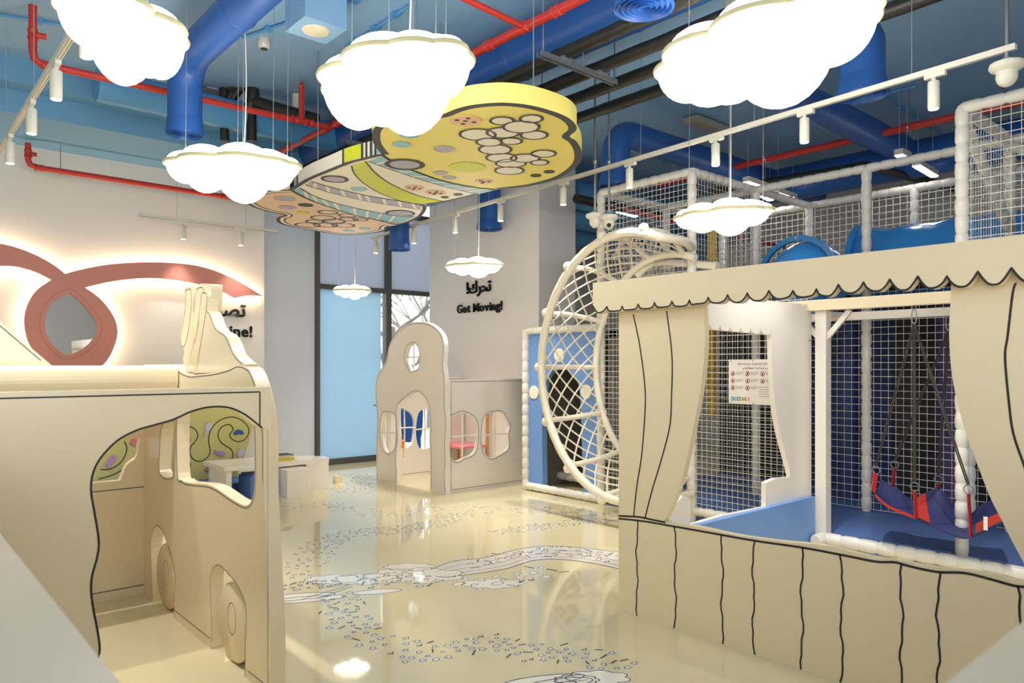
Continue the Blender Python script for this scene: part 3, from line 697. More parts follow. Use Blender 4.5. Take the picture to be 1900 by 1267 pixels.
# ================================================================== BLUE ARCH ENTRANCE
t = thing('arch_entrance', 'light blue padded entrance wall with dark arch and white dots', 'play wall', (5.95, 5.9, 0))
EX = 5.96
ZA = (960, 380, 2.184)
ar = [(103, 1160), (100, 900), (108, 740), (125, 690), (155, 665), (185, 660), (225, 685), (250, 740), (258, 850), (262, 1000), (268, 1165)]
AR = spl(pX(EX, zm(ar, *ZA)), 5); AR[0] = (AR[0][0], .06); AR[-1] = (AR[-1][0], .06)
MB().prism([(6.49, .06), (6.49, 1.86), (5.33, 1.86), (5.33, .06)][::-1] and [(5.33, .06), (5.33, 1.86), (6.49, 1.86), (6.49, .06)] + AR, [], PXf, EX, EX + .08).build('panel', BLUEP, t, False)
for a, b in (((5.95, 6.51, 0), (5.95, 6.51, 1.92)), ((5.95, 6.51, 1.9), (5.95, 5.31, 1.9)), ((5.95, 6.51, .05), (5.95, 5.31, .05))):
    padded(a, b, .045).build('padded_edge', PAD, t)
for px in ((991, 728), (1038, 659), (1088, 727), (1160, 660)):
    c = onX(*px, EX); MB().lathe([(.075, -.012), (.08, -.006), (.08, 0)], c, 24, 'x').build('dot', mat('dot_ivory', (236, 232, 210), .5), t)
MB().box(6.05, 6.95, 5.2, 5.28, .0, 1.86).box(6.05, 6.95, 6.5, 6.56, 0, 1.86).box(6.95, 7.0, 5.2, 6.56, 0, 1.86).box(6.05, 7.0, 5.2, 6.56, 1.8, 1.86).build('tunnel', mat('tunnel_grey', (128, 120, 114), .7), t, False)
padded((6.5, 5.3, .12), (6.5, 6.5, .12), .05).build('tunnel_bar', PAD, t)

# ================================================================== ROPE TUNNEL
t = thing('rope_tunnel', 'large cream rope net climbing tunnel with padded elliptical hoops', 'climbing net', (5.5, 4.38, .2))
CY, CZt = 4.38, 1.47
def S(th, s, out=0):
    a = 1.07 + (.92 - 1.07) * s + out; b = 1.23 + (1.1 - 1.23) * s + out
    return (5.2 + .66 * s, CY + a * math.cos(th), CZt + b * math.sin(th))
TH = math.radians(111)
TB = math.radians(97)
def hoop(s, r, name):
    n = 84; pts = []; R = []
    for k in range(n + 1):
        pts.append(S(-TB + (TH + TB) * k / n, s)); R.append(r * (1 if k % 4 else .93))
    e0 = (5.92, 4.13, pts[0][2] + .02); e1 = (5.92, 4.13, pts[-1][2])
    if s == 0: pts = spl([e0, (5.58, 4.2, pts[0][2] - .01), pts[0]], 5)[:-1] + pts + spl([pts[-1], (5.58, 4.0, pts[-1][2] + .01), e1], 5)[1:]; R = [r] * 10 + R + [r] * 10
    MB().tube(pts, R, 10).build(name, ROPEV, t)
ROPEV = mat('cream_wrapped_tube', (238, 230, 212), .3, var=.04, bump=.3, bscale=30)
hoop(0, .042, 'hoop'); hoop(1, .038, 'hoop')
for k in range(-4, 5):
    th = k * PI * 2 / 14
    pts = [S(th, s, .10 * math.sin(PI * s) * (1 if math.sin(th) >= -.2 else .3)) for s in [i / 10 for i in range(11)]]
    pts = [S(th, -.06)] + pts + [S(th, 1.06)]
    MB().tube(pts, .027, 8).build('crossbar', ROPEV, t)
    p = S(th, 0, .04); MB().ell(p, .05, .05, .05, 10, 8).build('joint', ROPEV, t)
mb = MB(); N = 40; mm = 4; dl = 2 * PI / N
for k in range(N):
    for sg in (1, -1):
        pts = [S(k * dl + sg * mm * dl * s, s, .05 * math.sin(PI * s)) for s in [i / 8 for i in range(9)]]
        th0 = (k * dl + PI) % (2 * PI) - PI; th1 = (k * dl + sg * mm * dl + PI) % (2 * PI) - PI
        if max(th0, th1) > TH + .02 or min(th0, th1) < -TB - .02 or abs(th0 - th1) > PI: continue
        mb.tube(pts, .0085, 5, caps=False)
    for j in range(1, 2 * mm):
        s = j / (2 * mm); th = (k * dl + mm * dl * s + PI) % (2 * PI) - PI
        if th > TH - .2 or th < -TB + .2: continue
        p = S(th, s, .05 * math.sin(PI * s)); mb.ell(p, .016, .016, .016, 6, 4)
stuff(mb.build('rope_net', ROPE, t))
ap = spl([onX(a, b, 6.25) for a, b in ((1140, 480), (1160, 445), (1197, 429), (1225, 445), (1243, 480), (1250, 520))], 5)
MB().tube(ap, .03, 8).build('arch_tube', ROPEV, t)
mb = MB()
for i in range(0, len(ap) - 2, 2):
    mb.tube([ap[i], onX(1150 + i * 3.5, 530, 6.1)], .006, 5)
    mb.tube([ap[i], onX(1240 - i * 3.0, 525, 6.1)], .006, 5)
stuff(mb.build('arch_net', ROPE, t))
MB().tube(spl([onX(1180, 512, 5.9), onX(1200, 495, 5.95), onX(1230, 487, 6.0), (6.0, 3.9, 2.42)], 5), .04, 8).build('link_tube', ROPEV, t)

# ================================================================== SAFETY POSTER
p0 = onX(1352, 667, 5.9); p1 = onX(1445, 746, 5.9)
y0, z1 = p0[1], p0[2]; y1 = p1[1]; z0 = onX(1352, 748, 5.9)[2]
t = thing('safety_poster', 'white safety rules poster with red prohibition icons on net', 'poster', (5.9, (y0 + y1) / 2, z0))
MB().box(5.9, 5.906, y1, y0, z0, z1).build('sheet', mat('poster_white', (238, 234, 232), .4), t, False)
H = z1 - z0; Wd = y0 - y1
PT = mat('poster_blue_ink', (70, 84, 130), .5); PR = mat('poster_red_ink', (196, 72, 78), .5); PG = mat('poster_grey_ink', (150, 146, 146), .5)
def on_poster(a, b): return lambda x, y, c: (5.8985 - c * .02, y0 - a * Wd - x, z1 - b * H + y)
write(t, "WHILE YOU PLAY, PLEASE DON'T FORGET THAT", .02, on_poster(.18, .12), PT, width=Wd * .76, whole='heading', bold=0, ext=.01)
write(t, '\ufee2\ufeeb\ufe8e\ufec4\ufee7 \ufeea\ufea3\ufe8e\ufebf \ufee2\ufee0\ufecc\ufe97', .026, on_poster(.3, .21), LINE, width=Wd * .6, whole='arabic_heading', bold=0, ext=.01, split=False)
for r in range(3):
    for c in range(4 if r < 2 else 2):
        yc = y0 - (.09 + .3 * c) * Wd; zc = z1 - (.32 + .16 * r) * H
        if yc < y1 + .02: continue
        MB().tube([(5.898, yc + .02 * math.cos(a), zc + .02 * math.sin(a)) for a in [2 * PI * k / 16 for k in range(16)]], .0022, 4, closed=True).bar((5.898, yc - .014, zc + .014), (5.898, yc + .014, zc - .014), .002, .003).build('icon_ring', PR, t, False)
        mb = MB().ell((5.899, yc, zc + .006), .001, .005, .005, 8, 6).box(5.8985, 5.8995, yc - .006, yc + .006, zc - .012, zc + .002); mb.build('icon_figure', LINE, t, False)
        mb = MB()
        for k in range(3): mb.box(5.8985, 5.8995, yc - .105 + .02 * (k == 2), yc - .03, zc + .012 - .01 * k, zc + .015 - .01 * k)
        mb.build('caption_lines', PG, t, False)
for k in range(5):
    MB().box(5.8985, 5.8995, y1 + .02, y0 - .62 * Wd, z1 - (.62 + .05 * k) * H, z1 - (.61 + .05 * k) * H).build('caption_lines', PG, t, False)
for ch, c, k in zip('DOODHII', ((60, 120, 190), (90, 170, 200), (70, 130, 200), (230, 180, 60), (120, 180, 90), (226, 110, 80), (200, 80, 110)), range(7)):
    write(t, ch, .045, on_poster(.06 + .058 * k, .93), mat('logo_%d' % k, c, .5), bold=.04, ext=.01, whole='logo_letter')
write(t, 'J', .06, on_poster(.93, .93), mat('logo_y', (226, 196, 80), .5), bold=.05, ext=.01, whole='logo_letter')
for a in (.05, .5, .93):
    for b in (.03, .97): MB().ell((5.897, y0 - a * Wd, z1 - b * H), .006, .007, .012, 8, 6).build('clip', TRACK, t)
c = onX(1397, 569, 5.7)
t = thing('exit_sign', 'small green and white exit sign under kiosk roof', 'sign', (c[0], c[1], c[2] - .03))
MB().box(5.745, 5.775, c[1] - .09, c[1] + .09, c[2] - .03, 1.934).build('panel', mat('sign_white', (214, 226, 218), .4), t, False)
MB().box(5.742, 5.745, c[1] + .01, c[1] + .085, c[2] - .025, c[2] + .035).build('arrow_field', mat('sign_green', (64, 150, 110), .4), t, False)
MB().box(5.742, 5.745, c[1] - .06, c[1] - .03, c[2] - .02, c[2] + .03).box(5.742, 5.745, c[1] - .03, c[1] - .01, c[2] + .02, c[2] + .03).build('arrow', MATS['sign_green'], t, False)

# ================================================================== PLAY BUS
SXi = 1.37; SXo = 1.44; NY = 3.2
t = thing('play_bus', 'cream cut-out play bus with doorway, windows, wheels and tall fins', 'play vehicle', (.6, 4.2, 0))
top = [(489, 900), (489, 800), (480, 735), (466, 692), (455, 680), (440, 676), (425, 683), (400, 690), (370, 694), (350, 695), (330, 686), (318, 676)]
TP = spl(pX(SXi, top), 5); zt = TP[-1][1]
wa = [(1155, 1090), (1155, 900), (1150, 700), (1165, 640), (1190, 622), (1220, 640), (1290, 720), (1330, 800), (1347, 880), (1342, 1050), (1340, 1215)]
wb = [(835, 790), (828, 640), (825, 500), (840, 430), (858, 408), (885, 430), (920, 520), (945, 600), (958, 700), (950, 885)]
ZB = (0, 837, 2.947)
WA = spl(pX(SXi, zm(wa, *ZB)), 4); WB = spl(pX(SXi, zm(wb, *ZB)), 4)
for W_ in (WA, WB): W_[0] = (W_[0][0], 0); W_[-1] = (W_[-1][0], 0)
out = [(NY, 0), (NY, .3)] + [(max(NY, a), b) for a, b in TP] + [(5.2, zt), (5.2, 0)] + WB + WA
h1 = [(920, 130), (920, 790), (960, 862), (1020, 893), (1200, 910), (1300, 937), (1400, 1000), (1500, 1070), (1600, 1125), (1652, 1137), (1700, 1100), (1730, 1000), (1740, 820), (1732, 320), (1690, 160), (1600, 100), (1300, 60), (1000, 70)]
h2 = [(750, 320), (728, 600), (725, 760), (750, 815), (790, 838), (850, 835), (870, 800), (880, 600), (880, 270), (820, 240)]
B1 = spl(pX(SXi, zm(h1, *ZC)), 4, True); B2 = spl(pX(SXi, zm(h2, *ZC)), 4, True)
MB().prism(out, [B1, B2], PXf, SXi, SXo).build('side_panel', CREAM, t, False)
mb = MB(); mb.ribbon(inset(B1, -.012), .005, PXf, SXi - .001, closed=True); mb.ribbon(inset(B2, -.01), .004, PXf, SXi - .001, closed=True)
mb.ribbon([(a + .0, b) for a, b in inset([(max(NY + .01, a), b) for a, b in TP], .012)], .005, PXf, SXi - .001)
for W_ in (WA, WB): mb.ribbon([(a, b) for a, b in W_], .004, PXf, SXi - .001)
Ls = [(NY + .03, .04), (WA[-1][0] - .03, .04)]; mb.ribbon(Ls, .004, PXf, SXi - .001); mb.ribbon([(WA[0][0] + .02, .05), (WB[-1][0] - .02, .05)], .004, PXf, SXi - .001)
mb.ribbon([(NY + .03, .04), (NY + .03, 1.2)], .004, PXf, SXi - .001)
mb.build('outline', LINES, t, False)
for Yc in (3.71, 4.79):
    o = MB().lathe([(.185, 0), (.2, .012), (.2, .07), (.185, .085)], (1.385, Yc, .2), 32, 'x').build('wheel', CREAM, t, ang=50)
    MB().ribbon([(Yc + .055 * math.cos(a), .22 + .08 * math.sin(a)) for a in [2 * PI * k / 24 for k in range(24)]], .004, PXf, 1.3845, closed=True).build('hub_line', LINES, o, False)
# near end panel with wavy doorway
dr = [(489, 796), (468, 779), (451, 767), (424, 756), (390, 755), (356, 763), (322, 778), (288, 788), (254, 798), (221, 815), (197, 837), (180, 860), (171, 884), (169, 912), (175, 949), (183, 1000), (181, 1030), (171, 1068), (169, 1095), (173, 1129), (181, 1170), (185, 1204), (180, 1230), (176, 1262), (180, 1300)]
DR = spl(pY(NY, dr), 5); DR[0] = (SXi, DR[0][1]); DR[-1] = (DR[-1][0], 0)
nz = onY(480, 718, NY)[2]
MB().prism([(SXi, nz)] + DR + [(-.9, 0), (-.9, nz)], [], PYf, NY, NY + .07).build('end_panel', CREAM, t, False)
mb = MB(); mb.ribbon(DR[1:-1], .008, PYf, NY - .001)
a = onY(482, 727, NY); b = onY(482, 789, NY)
mb.ribbon([(-.88, a[2]), (a[0], a[2])], .006, PYf, NY - .001); mb.ribbon([(a[0], a[2]), (a[0], b[2])], .006, PYf, NY - .001)
mb.build('outline', LINE, t, False)
# far end panel
FY = 5.2
MB().box(-.9, SXi, FY, FY + .06, 0, .755).build('far_panel', CREAM, t, False)
hx = onY(290, 810, FY)[0]
MB().prism([(-.9, 1.02), (SXi - .02, 1.02)] + spl([(SXi - .03, .98), (SXi - .04, .90), (SXi - .10, .85), (SXi - .14, .755)], 4) + [(SXi, .755), (SXi, 1.36), (-.9, 1.36)], [], PYf, FY, FY + .06).build('header_panel', CREAM, t, False)
x1 = onY(268, 900, FY)[0]; mb = MB(); mb.ribbon([(-.8, .06), (x1, .06), (x1, .70), (-.8, .70)], .007, PYf, FY - .001, closed=True)
x1 = SXi - .08; mb.ribbon([(-.8, 1.055), (x1, 1.055), (x1, 1.3)], .005, PYf, FY - .001); mb.build('panel_line', LINES, t, False)
# roof slab between the side panels
MB().prism(spl([(4.50, 1.345), (4.485, 1.40), (4.49, 1.470), (4.52, 1.493)], 4) + [(5.3, 1.493), (5.3, 1.345)], [], lambda a, b, c: (c, a, b), -.9, SXi - .005).build('roof', CREAM, t, False)
MB().box(-.9, -.83, NY, FY, 0, 1.4).build('side_panel', CREAM, t, False)
sl = pY(5.34, [(-80, 530), (83, 668), (110, 690), (-80, 690)])
MB().prism(sl, [], PYf, 5.32, 5.38).build('sloped_panel', CREAM, t, False)
MB().ribbon(pY(5.32, [(-80, 536), (76, 669)]), .008, PYf, 5.319).build('panel_line', LINES, t, False)
# fins above the roof
ZF = (300, 510, 5.508)
fin = [(845, 912), (780, 860), (730, 800), (700, 720), (660, 640), (620, 600), (570, 570), (530, 520), (500, 430), (480, 385), (450, 368)]
f_a = [(452, 365), (455, 220), (440, 182), (418, 178), (400, 200), (385, 330), (330, 980)]
f_b = [(390, 980), (440, 420), (455, 250), (460, 110), (440, 88), (345, 88), (315, 115), (300, 180), (290, 330), (240, 980)]
f_c = [(300, 990), (285, 420), (280, 130), (270, 118), (215, 120), (203, 135), (215, 230), (200, 380), (165, 560), (160, 650), (185, 740), (205, 790), (190, 850), (205, 960), (225, 985)]
def finpart(pts, X0, X1, lines=()):
    P = spl(pX(SXi, zm(pts, *ZF)), 4)
    MB().prism(P, [], PXf, X0, X1).build('fin', CREAM, t, False)
    if lines:
        mb = MB()
        for ln in lines: mb.ribbon(spl(pX(SXi, zm(ln, *ZF)), 4), .004, PXf, X0 - .001)
        mb.build('fin_line', LINES, t, False)
finpart(fin + f_a + [(330, 1005), (600, 985), (830, 940)], 1.375, 1.435, [[(448, 372), (475, 395), (500, 455), (530, 535), (580, 590), (620, 610), (655, 660), (695, 760), (740, 840), (812, 915)],
    [(415, 182), (440, 185), (455, 215), (440, 400), (400, 640), (345, 985)], [(415, 182), (398, 215), (350, 560), (250, 980)]])
finpart(f_b, 1.395, 1.455, [[(375, 130), (383, 165), (370, 260), (330, 500), (240, 970)], [(305, 150), (340, 125), (375, 128)], [(300, 170), (288, 340), (270, 560), (230, 970)]])
finpart(f_c, 1.385, 1.445, [[(215, 160), (270, 150), (275, 300), (250, 540), (215, 700), (190, 735), (170, 700), (168, 620), (195, 460), (215, 330), (215, 160)]])

# ================================================================== NEAR LOW PARTITION (out of focus corners)
PARTW = mat('partition_white', (214, 196, 170), .3, var=.01)
tag(MB().prism([(-.05, -.3), (.9, -.3)][:0] + [(-.2, -.1), (3.0, -.1), (3.0, .25), (.18, .25), (.18, 3.0), (-.2, 3.0)], [], PZf, 0, 1.2).build('low_partition', PARTW, None, False), 'white L-shaped low partition nearest the camera in both bottom corners', 'partition')

# ================================================================== CLOUD LAMPS
BALLS = [(-.345, .0, .145), (-.19, .085, .175), (-.17, -.085, .19), (.0, .13, .15), (.07, .05, .225), (.10, -.10, .215), (.29, .03, .175), (.27, -.07, .16), (.405, -.01, .095)]
CG = 'white cloud lamps hanging from the ceiling'
def cloud(px, d, width, rot, label, ncab=3, hb=1.25, ht=.8, flip=1):
    c = atD(*px, d); s = width
    t = thing('cloud_lamp', label, 'lamp', (c[0], c[1], c[2] - .2 * s), CG)
    cr, sr = math.cos(rot), math.sin(rot)
    B = [(c[0] + s * (x * cr - flip * y * sr), c[1] + s * (x * sr + flip * y * cr), s * r) for x, y, r in BALLS]
    mb = MB()
    for i, (x, y, r) in enumerate(B): mb.ell((x, y, c[2]), r * .95, r * .95, r * hb * (1.12 if i in (4, 2, 7) else .92), 28, 16, lo=-1, hi=0)
    o = mb.build('lower_diffuser', LAMP, t); 
    mb = MB()
    for i, (x, y, r) in enumerate(B): mb.ell((x, y, c[2] + .012), r * .93, r * .93, r * ht, 28, 12, lo=0, hi=1)
    mb.build('upper_diffuser', LAMP, t)
    mb = MB()
    for x, y, r in B: mb.lathe([(r * .93, -.010), (r + .012, -.012), (r + .018, .001), (r + .012, .014), (r * .93, .012)], (x, y, c[2]), 32)
    mb.build('rim', RIMC, t)
    for k in range(ncab):
        x, y, r = B[(0, 5, 8, 3, 6)[k]]
        MB().tube([(x, y, c[2] + r * .5), (x + .01, y, CZ - .01)], .0022, 5).build('cable', WIRE, t)
        MB().lathe([(.016, -.02), (.016, 0)], (x + .01, y, CZ), 10).build('ceiling_fixing', TRACK, t)
    x, y, r = B[4]; cx = spl([(x, y, c[2] + r * .5), (x + .02, y + .01, (c[2] + CZ) / 2), (x - .01, y, CZ - .02)], 6)
    MB().tube(cx, .0045, 6).build('power_cord', TRACK, t)
    MB().lathe([(.04, -.035), (.045, -.02), (.045, 0)], (x - .01, y, CZ), 14).build('ceiling_rose', TRACK, t)
RY = -PI / 2 + .0
cloud((228, 40), 3.4, .74, math.radians(40), 'cloud lamp cut off at the top left corner', 2, hb=1.45, ht=.5)
cloud((728, 138), 4.2, 1.15, math.radians(-84), 'large cloud lamp just in front of the patterned ceiling panel', 5, hb=1.2, ht=.5)
cloud((1406, 82), 4.1, 1.36, math.radians(-92), 'widest cloud lamp at the top right above kiosk', 3, hb=1.05, ht=.5)
cloud((432, 306), 5.4, .97, math.radians(-36), 'cloud lamp hanging left of patterned panel below blue duct outlet', 5, hb=1.1, ht=.55)
cloud((1340, 398), 5.8, .78, math.radians(-74), 'mid-size cloud lamp directly above kiosk valance before the nets', 3, hb=.85, ht=.55)
cloud((879, 493), 8.2, .66, math.radians(-55), 'small cloud lamp hanging before the column lettering', 2, hb=.8, ht=.55)
cloud((653, 539), 9.54, .48, math.radians(-35), 'smallest cloud lamp hanging before the blue window', 2, hb=.95, ht=.6)

# ================================================================== PATTERNED CEILING PANEL
PZ = 3.2
Za = (560, 0, 2.947); Zb = (440, 250, 5.0)
t = thing('hanging_panel', 'big yellow and striped printed panel hanging flat under the ceiling', 'ceiling panel', (3.8, 5.8, PZ))
head = zm([(440, 845), (395, 790), (384, 740), (395, 700), (440, 672), (520, 652), (640, 640), (760, 626), (850, 592), (950, 570), (1100, 560), (1250, 575), (1380, 610), (1460, 645), (1500, 685), (1498, 715), (1465, 745), (1500, 770), (1528, 820), (1525, 880), (1480, 930), (1400, 975), (1250, 1015), (1070, 1036)], *Za)
bodyR = zm([(970, 1060), (800, 1100), (690, 1116)], *Za)
bodyR2 = zm([(1720, 645), (1752, 660), (1750, 700), (1700, 760), (1600, 808), (1490, 838)], *Zb)
tailR = zm([(1420, 848), (1395, 862), (1388, 882), (1300, 905), (1150, 923), (950, 925), (750, 895), (560, 862), (420, 830), (366, 795), (378, 765), (435, 742), (300, 715), (180, 682), (100, 642), (62, 600), (80, 570), (180, 535), (330, 512), (500, 508)], *Zb)
bodyL = zm([(500, 508), (560, 472), (680, 402), (850, 332), (1030, 260), (1200, 215), (1345, 182)], *Zb)
seam = zm([(1070, 1036), (900, 1018), (760, 985), (620, 935), (520, 895), (440, 845)], *Za)     # head / body seam
seam2 = zm([(500, 508), (560, 548), (700, 612), (900, 682), (1100, 747), (1300, 790), (1490, 838)], *Zb)  # body / tail seam
def W2(p): return spl(pZ(PZ, p), 4)
HD = W2(head); SM = W2(seam); S2 = W2(seam2); TR = W2(tailR); BR = W2(bodyR) + W2(bodyR2); BLf = W2(bodyL)
PT_ = .13
hd = MB().prism(HD + SM[1:-1], [], PZf, PZ, PZ + PT_).build('head_slab', YEL, t)
bd = MB().prism(SM[::-1] + BR + S2[::-1][1:] + BLf[1:-1], [], PZf, PZ, PZ + PT_).build('body_slab', CRM, t)
tl = MB().prism(S2 + TR, [], PZf, PZ, PZ + PT_).build('tail_slab', PEACH, t)
LZ = PZ - .002
def rim(P, wd, m=BORD, dz=0, par=None): MB().ribbon(P, wd, PZf, LZ - dz).build('border', m, par or t, False)
rim(inset(HD + SM[1:-1], .03)[:len(HD)], .06, par=hd)
rim(inset(SM[::-1] + BR + S2[::-1][1:] + BLf[1:-1], .02)[len(SM):len(SM) + len(BR)], .045, par=bd)
rim(BLf, .05, par=bd)
TRo = inset(S2 + TR, .02)[len(S2):]; rim(TRo, .045, par=tl); rim(inset(S2 + TR, .06)[len(S2):], .04, CRM, par=tl); rim(inset(S2 + TR, .09)[len(S2):], .022, par=tl)
rim(SM, .022, dz=.002, par=bd); rim(S2, .022, dz=.002, par=bd)
def band(up, lo, m, par, Z):
    A = W2(zm(up, *Z)); B = W2(zm(lo, *Z))
    MB().prism(A + B[::-1], [], PZf, LZ - .001, LZ).build('stripe', m, par, False)
    MB().ribbon(A, .014, PZf, LZ - .002).ribbon(B, .014, PZf, LZ - .002).build('stripe_line', BORD, par, False)
    for k in range(1, 9):      # pale dashes across the stripe
        i = int(k / 9 * (len(A) - 1)); j = int(k / 9 * (len(B) - 1))
        j = min(len(B) - 1, j + 1)
        MB().ribbon([A[i], B[j]], .03, PZf, LZ - .0015).build('dash', CRM if m is not LIME else mat('dash_lime', (214, 206, 120), .55), par, False)
band([(440, 852), (540, 903), (700, 965), (850, 1005), (1000, 1030), (1055, 1037)], [(365, 880), (430, 905), (560, 950), (700, 995), (840, 1033), (950, 1058)], BLU, bd, Za)
band([(1190, 243), (1270, 340), (1370, 420), (1520, 500), (1700, 570), (1900, 612)], [(1062, 285), (1090, 360), (1180, 450), (1330, 540), (1520, 610), (1715, 642)], LIME, bd, Zb)
band([(690, 432), (900, 492), (1200, 562), (1500, 612), (1715, 652)], [(630, 462), (850, 530), (1150, 602), (1450, 655), (1700, 692)], LAV, bd, Zb)
band([(580, 488), (700, 560), (900, 630), (1150, 690), (1400, 735), (1650, 757)], [(520, 515), (700, 608), (900, 680), (1100, 745), (1300, 785), (1490, 825)], BLU, bd, Zb)
def dot(Z, x, y, hw, m, par, ring=0, spots=0, n=28):
    px = Z[0] + x / Z[2]; py = Z[1] + y / Z[2]; c = onZ(px, py, PZ); dd = math.hypot(c[0], c[1]); u = (px - 950) / FPX
    r = hw / Z[2] * (dd / math.sqrt(1 + u * u)) / FPX
    P = [(c[0] + r * math.cos(a), c[1] + r * math.sin(a)) for a in [2 * PI * k / n for k in range(n)]]
    dz = .0004 * (dot.i % 5); dot.i += 1
    if m: MB().prism(P, [], PZf, LZ - .003 - dz, LZ - .001).build('dot', m, par, False)
    if ring: MB().ribbon(P, ring, PZf, LZ - .0036 - dz, closed=True).build('ring', BORD, par, False)
    for k in range(spots):
        a = 1.2 + 2 * PI * k / max(1, spots - 1) if k else 0; q = r * .55 if k else 0
        x0, y0 = c[0] + q * math.cos(a), c[1] + q * math.sin(a)
        MB().prism([(x0 + .018 * math.cos(b), y0 + .018 * math.sin(b)) for b in [2 * PI * i / 10 for i in range(10)]], [], PZf, LZ - .006, LZ - .001).build('spot', BORD, par, False)
dot.i = 0
for x, y, r, m in ((668, 687, 53, BORD), (587, 737, 53, BLU), (546, 787, 52, BLU), (777, 813, 57, LAV), (757, 943, 40, LAV), (807, 970, 38, LAV), (905, 912, 100, LIME), (1280, 958, 30, BORD), (1353, 937, 30, BORD)): dot(Za, x, y, r, m, hd)
dot(Za, 895, 657, 88, PEACHD, hd, spots=5); dot(Za, 995, 990, 50, PEACHD, hd, spots=4); dot(Za, 563, 897, 96, LAV, hd, ring=.045)
for x, y, r in ((1095, 657, 64), (1255, 645, 61), (1200, 690, 98), (962, 733, 97), (1100, 722, 88), (1270, 735, 73), (1145, 768, 58), (1025, 773, 70), (1057, 815, 88), (1092, 860, 82), (1222, 862, 78), (1322, 837, 66), (1300, 885, 48), (1143, 890, 82), (1135, 930, 78)): dot(Za, x, y, r, CRM, hd, ring=.022)
dot(Za, 180, 977, 66, LAV, bd, ring=.03); dot(Za, 313, 1032, 45, BLU, bd); dot(Za, 615, 1025, 54, PEACHD, bd, spots=5); dot(Za, 730, 1052, 56, PEACHD, bd, spots=5); dot(Za, 855, 1062, 26, BORD, bd); dot(Za, 782, 1077, 22, BORD, bd)
dot(Zb, 1515, 725, 126, LAV, bd, ring=.025)
for x, y, r, m in ((440, 590, 98, LAV), (466, 672, 82, LAV), (635, 650, 70, BORD), (612, 722, 58, LIME), (1035, 888, 55, BLU), (1185, 870, 55, BLU)): dot(Zb, x, y, r, m, tl)
for x, y, r in ((843, 717, 86), (1020, 747, 76), (800, 770, 110), (1035, 782, 82), (1145, 783, 66), (720, 803, 78), (900, 800, 96), (655, 835, 110), (820, 835, 105), (985, 838, 100)): dot(Zb, x, y, r, None, tl, ring=.02)
# coloured fields printed on the long near edge of the body
for f0, f1, m in ((.0, .06, BLU), (.075, .11, CRM), (.12, .2, LAV), (.66, .82, LIME), (.86, .9, CRM), (.92, 1, BLU)):
    i0 = int(f0 * (len(BLf) - 1)); i1 = max(i0 + 1, int(f1 * (len(BLf) - 1))); mb = MB(); seg = BLf[i0:i1 + 1]
    off = .004
    mb.v = [(p[0] - off, p[1] - off, PZ + .012) for p in seg] + [(p[0] - off, p[1] - off, PZ + PT_ - .004) for p in seg]; k = len(seg)
    mb.f = [(i, i + 1, k + i + 1, k + i) for i in range(k - 1)]; mb.build('edge_field', m, bd, False)
    for p in (seg[0], seg[-1]): MB().bar((p[0] - .006, p[1] - .006, PZ), (p[0] - .006, p[1] - .006, PZ + PT_), .025, .003).build('edge_line', BORD, bd, False)
for x, y in ((3.1, 4.6), (3.5, 3.75), (4.3, 4.5), (3.1, 6.2), (4.4, 6.0), (3.4, 7.4), (4.6, 7.6), (4.35, 5.2)):
    MB().tube([(x, y, PZ + PT_), (x, y, CZ)], .005, 6).build('hanger_rod', STEEL, t)

# ================================================================== TRACKS AND SPOTLIGHTS
def track(p, q, label, rods):
    t = thing('light_track', label, 'light track', ((p[0] + q[0]) / 2, (p[1] + q[1]) / 2, p[2]))
    P = Vector(p); Q = Vector(q)
    MB().bar(P, Q, .035, .034).build('rail', TRACK, t, False)
    d = (Q - P).normalized(); n = Vector((-d.y, d.x, 0)) * .009
    for s in (1, -1): MB().bar(P + n * s + Vector((0, 0, -.018)), Q + n * s + Vector((0, 0, -.018)), .003, .004).build('slot', STEEL, t, False)
    for k in range(rods):
        c = P.lerp(Q, (k + .5) / rods); MB().tube([c + Vector((0, 0, .015)), Vector((c.x, c.y, CZ))], .0025, 5).build('suspension_wire', WIRE, t)
    return P, Q
SG = 'white cylinder spotlights on the tracks'
def spot(c, ax, label, s=1.0, tilt=(0, 0), power=1.0):
    t = thing('track_spotlight', label, 'spotlight', (c[0], c[1], c[2] - .25), SG)
    d = Vector(ax).normalized()
    MB().bar(Vector(c) + Vector((0, 0, -.03)) - d * .07, Vector(c) + Vector((0, 0, -.03)) + d * .05, .032, .03).build('adapter', TRACK, t, False)
    MB().tube([(c[0], c[1], c[2] - .04), (c[0], c[1], c[2] - .07)], .012, 8).build('neck', TRACK, t)
    z1 = c[2] - .065; z0 = z1 - .17 * s
    MB().lathe([(.030 * s, z0), (.033 * s, z0 + .004), (.033 * s, z1 - .006), (.028 * s, z1)], (c[0], c[1], 0), 24).build('body', TRACK, t)
    MB().lathe([(.026 * s, z0 - .002), (.026 * s, z0 - .0005)], (c[0], c[1], 0), 20).build('lens', LENS, t)
    ld = bpy.data.lights.new('spot_light', 'SPOT'); lo = bpy.data.objects.new('spot_light', ld); COL.objects.link(lo); lo.parent = t
    lo.location = (0, 0, z0 - .012 - (c[2] - .25)); ld.energy = SPOT_W * power; ld.spot_size = math.radians(74); ld.spot_blend = .8; ld.shadow_soft_size = .03
    ld.color = (1, .95, .86); lo.rotation_euler = (tilt[0], tilt[1], 0)
A0 = onZ(136, 60, 3.3); AN = (A0[0], 2.6, 3.3); A1 = onZ(-40, 400, 3.3); A1 = (A0[0], 9.0, 3.3)
P, Q = track(AN, A1, 'white light track running away along the left side', 5)
spot((A0[0], 4.25, 3.3), (0, 1, 0), 'spotlight on the left track right behind the corner cloud')
spot((A0[0], 3.55, 3.3), (0, 1, 0), 'spotlight on the left track above the bus doorway')
